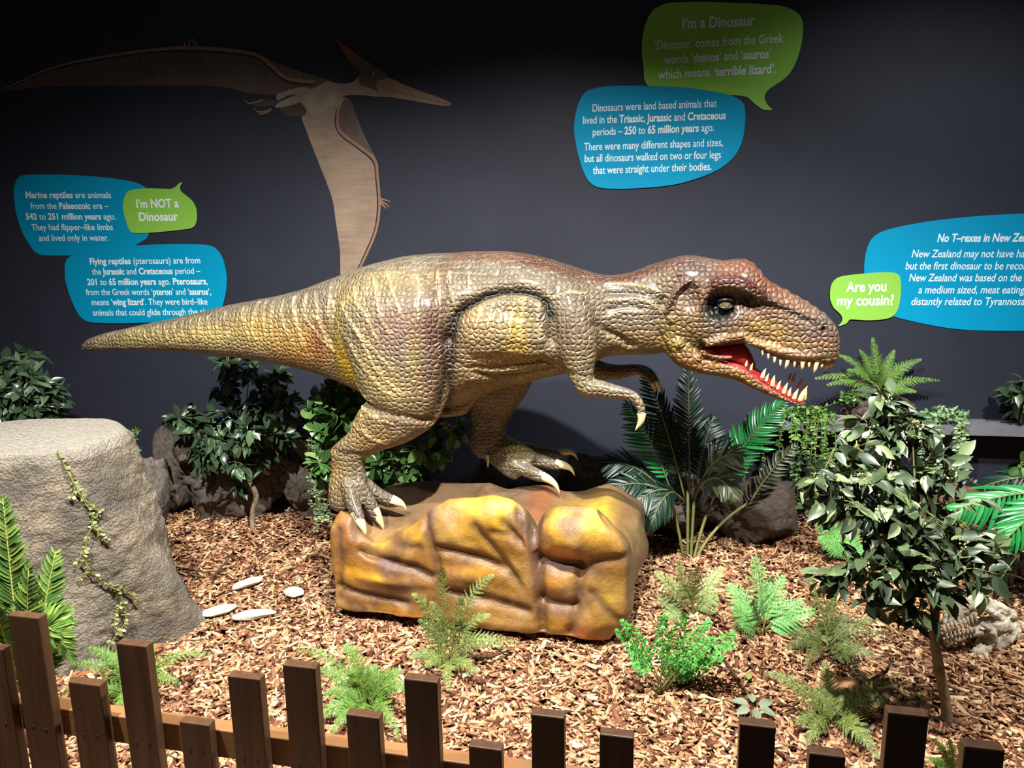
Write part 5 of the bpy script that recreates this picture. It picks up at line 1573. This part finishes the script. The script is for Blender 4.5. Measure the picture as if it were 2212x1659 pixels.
vine('hanging_vine', 'pale ivy hanging down the rock just left of the statue’s near leg', st_, .017, M_VINE2, 3, .020)
sp = [(124, 972), (140, 1005), (152, 1030), (178, 1075), (200, 1120), (188, 1165), (184, 1210), (208, 1245), (255, 1280), (272, 1325), (262, 1360), (238, 1388)]
st_ = [[on_stump(x, y, .03) for x, y in sp]] + [[on_stump(x, y, .03) for x, y in q] for q in ([(124, 975), (150, 1020), (162, 1050), (155, 1075)], [(165, 1060), (205, 1100), (222, 1115)], [(195, 1130), (222, 1160), (240, 1170)], [(188, 1180), (170, 1210), (165, 1225)], [(200, 1235), (180, 1240), (174, 1248)], [(225, 1260), (270, 1275), (300, 1300)], [(262, 1300), (248, 1340), (250, 1372)], [(190, 1090), (215, 1105), (200, 1130), (215, 1150)])]
vine('trailing_vine', 'sparse sage green vine trailing down the face of the stump', st_, .017, M_VINE3, 4, .016, .0026)
st_ = [[Y(1650, 905, 3.95), Y(1632, 950, 3.92), Y(1618, 1000, 3.9), Y(1600, 1050, 3.86)], [Y(1640, 930, 3.93), Y(1650, 1000, 3.9), Y(1622, 1060, 3.86)]]
vine('trailing_vine', 'thin twiggy vine dangling between the palm and the ledge', st_, .018, M_VINE3, 6, .02)
st_ = [[Y(285, 925, 4.05), Y(292, 950, 4.02), Y(296, 975, 4.0)], [Y(278, 928, 4.05), Y(284, 950, 4.02)], [Y(292, 922, 4.05), Y(300, 935, 4.02)]]
vine('trailing_vine', 'tuft of dark small leaves on the rock behind the stump', st_, .02, M_FIC3, 7, .01)

# fallen leaves and twigs
M_FALL = m_leaf('fallen_green', (96, 120, 60), (160, 172, 104), .5, .3)
M_FALLG = m_leaf('fallen_grey', (110, 124, 100), (160, 168, 140), .5, .3)
M_FALLB = m_leaf('fallen_brown', (128, 74, 44), (176, 112, 70), .6, .2)
for x, y, L, m, lab in ((617, 1226, .06, M_FALL, 'pale green fallen leaf on the mulch left of the pedestal'), (658, 1320, .04, M_FALL, 'little green fallen leaf between the white stones and the pedestal'), (1000, 1465, .055, M_FALLG, 'grey fallen leaf under the fern in front of the pedestal'), (1616, 1468, .05, M_FALL, 'green fallen leaf on the mulch in front of the mint fern'), (350, 1390, .07, M_FALLB, 'large brown fallen leaf at the foot of the stump'), (205, 1450, .09, M_FALLB, 'orange brown leaf among the ferns beneath the cycad'), (682, 1196, .04, M_FALL, 'small green fallen leaf at the back left corner of the pedestal')):
    l_ = Leaves('ovate', int(x)); p = G(x, y, .035)
    l_.add(p, Vector((math.cos(x), math.sin(x), .12)), UP + rvec(r) * .3, L, L * .5, .15)
    tag(l_.make('fallen_leaf', m), lab, 'leaf')
l_ = Leaves('ovate', 9); p = G(1628, 1525, .04)
for k in range(6):
    q = k * 1.05 + .4
    l_.add(p + Vector((math.cos(q) * .02, math.sin(q) * .02, 0)), Vector((math.cos(q), math.sin(q) - .2, .1)), UP + Vector((0, -.5, 0)) + rvec(r) * .3, .062, .03, .25)
tag(l_.make('leaf_sprig', M_FALLG), 'fallen sprig of grey leaves lying behind a dark fence picket', 'leaf')
M_STICK = m_bark('dark_stick', (52, 38, 30), (98, 74, 56), 60)
for q, rad, lab in (([(1020, 1420, .03), (1060, 1418, .035), (1100, 1405, .03)], .007, 'dark stick beside the fern in front of the pedestal'), ([(1560, 1420, .03), (1600, 1475, .04), (1630, 1520, .03)], .006, 'thin brown stick behind the maidenhair-like fern'), ([(1880, 1470, .03), (1915, 1450, .05), (1930, 1420, .06)], .006, 'dark curved stick below the olive fern'), ([(455, 1250, .03), (490, 1212, .05), (505, 1190, .05)], .006, 'dark twig standing in the mulch between the stump and the rock face'), ([(395, 1228, .04), (440, 1236, .04), (490, 1232, .035)], .005, 'pale straight twig pointing from the stump’s foot'), ([(560, 1210, .03), (600, 1180, .05), (620, 1170, .05)], .005, 'thin twig in front of the ficus trunk')):
    g = Geo(); g.tube([G(x, y, z) for x, y, z in q], [rad, rad * .9, rad * .5], 7)
    tag(g.make('stick', M_STICK), lab, 'stick')

# ================================================================== fence
FL = Y(50, 1500, 1.70); FR = Y(1960, 1560, 1.27)
F_E = Vector((FR.x - FL.x, FR.y - FL.y, 0)).normalized()
F_N = Vector((F_E.y, -F_E.x, 0))              # to the viewer
if F_N.y > 0: F_N = -F_N
F_P = Vector((FL.x, FL.y, 0))
MF = Matrix(((F_E.x, -F_N.x, 0, F_P.x), (F_E.y, -F_N.y, 0, F_P.y), (0, 0, 1, 0), (0, 0, 0, 1)))


def FP(px, py, off=0.0):
    p = on_plane(px, py, F_P + F_N * off, F_N)
    return ((p - F_P).dot(F_E), p.z)


t = NT('stained_timber')
mp = t.n('ShaderNodeMapping'); mp.inputs['Scale'].default_value = (40, 40, 3); t.l(t.coord(), mp.inputs['Vector'])
gr = t.noise(1.0, 6, .65, mp.outputs[0])
M_WOOD = t.out(t.ramp(gr, [(.3, lin((66, 45, 30))), (.7, lin((92, 64, 43)))]), .45, t.bump(gr, .15, .003), .4)
t = NT('stained_timber_rail')
mp = t.n('ShaderNodeMapping'); mp.inputs['Scale'].default_value = (3, 3, 50); t.l(t.coord(), mp.inputs['Vector'])
gr = t.noise(1.0, 6, .65, mp.outputs[0])
M_WOODR = t.out(t.ramp(gr, [(.3, lin((118, 82, 50))), (.7, lin((160, 114, 72)))]), .45, t.bump(gr, .15, .003), .4)  # rail timber lightened in colour for the light hitting its top
M_SCREW = m_plain('screw_dark', (40, 34, 30), .35, .5)
fence = tag(empty('picket_fence', MF @ Vector((.9, 0, 0))), 'low dark brown timber fence with pickets of uneven height along the front', 'fence')
ra = FP(250, 1545, -.0); rb_ = FP(1100, 1640, -.0)
slope = (rb_[1] - ra[1]) / (rb_[0] - ra[0])
rz = ra[1] - .004
g = Geo()
vsr = []
for u in (-.6, 2.7):
    for y in (.002, .042):
        for z in (rz - .075, rz):
            vsr.append(MF @ Vector((u, y, z)))
g.add(vsr, [(0, 1, 3, 2), (4, 6, 7, 5), (0, 4, 5, 1), (2, 3, 7, 6), (0, 2, 6, 4), (1, 5, 7, 3)])
rail = g.make('rail', M_WOODR, fence, False)
bv = rail.modifiers.new('b', 'BEVEL'); bv.width = .003; bv.segments = 2


def picket(u0, u1, zt):
    bm = bmesh.new()
    vs = [bm.verts.new(MF @ Vector((x, y, z))) for x in (u0, u1) for y in (-.026, .0) for z in (-.02, zt)]
    for f in [(0, 1, 3, 2), (4, 6, 7, 5), (0, 4, 5, 1), (2, 3, 7, 6), (0, 2, 6, 4), (1, 5, 7, 3)]: bm.faces.new([vs[i] for i in f])
    bmesh.ops.recalc_face_normals(bm, faces=bm.faces)
    bmesh.ops.bevel(bm, geom=[e for e in bm.edges], offset=.003, segments=2, affect='EDGES', profile=.6)
    me = bpy.data.meshes.new('picket'); bm.to_mesh(me); bm.free()
    o = link('picket', me, M_WOOD, fence, False)
    return o


FD = .026
for x0, x1, y in ((-58, 4, 1400), (16, 82, 1332), (147, 214, 1477), (250, 315, 1393), (387, 450, 1563), (491, 560, 1464), (610, 680, 1440), (747, 818, 1547), (872, 944, 1470), (1012, 1083, 1616), (1147, 1219, 1547), (1295, 1369, 1590), (1598, 1677, 1568), (1748, 1828, 1631), (1918, 2008, 1543), (2083, 2173, 1616)):
    a = FP(x0, y, FD); b = FP(x1, y, FD)
    pk = picket(a[0], b[0], (a[1] + b[1]) / 2)
    if (a[1] + b[1]) / 2 > rz - .02:
        for f in (.28, .70):
            c = MF @ Vector((a[0] + (b[0] - a[0]) * f, -.0262, rz - .042 + random.uniform(-.004, .004)))
            gg = Geo(); gg.tube([c + F_N * -.001, c + F_N * .0008, c + F_N * .0012], [.0042, .0042, .002], 10)
            gg.make('screw', M_SCREW, pk)
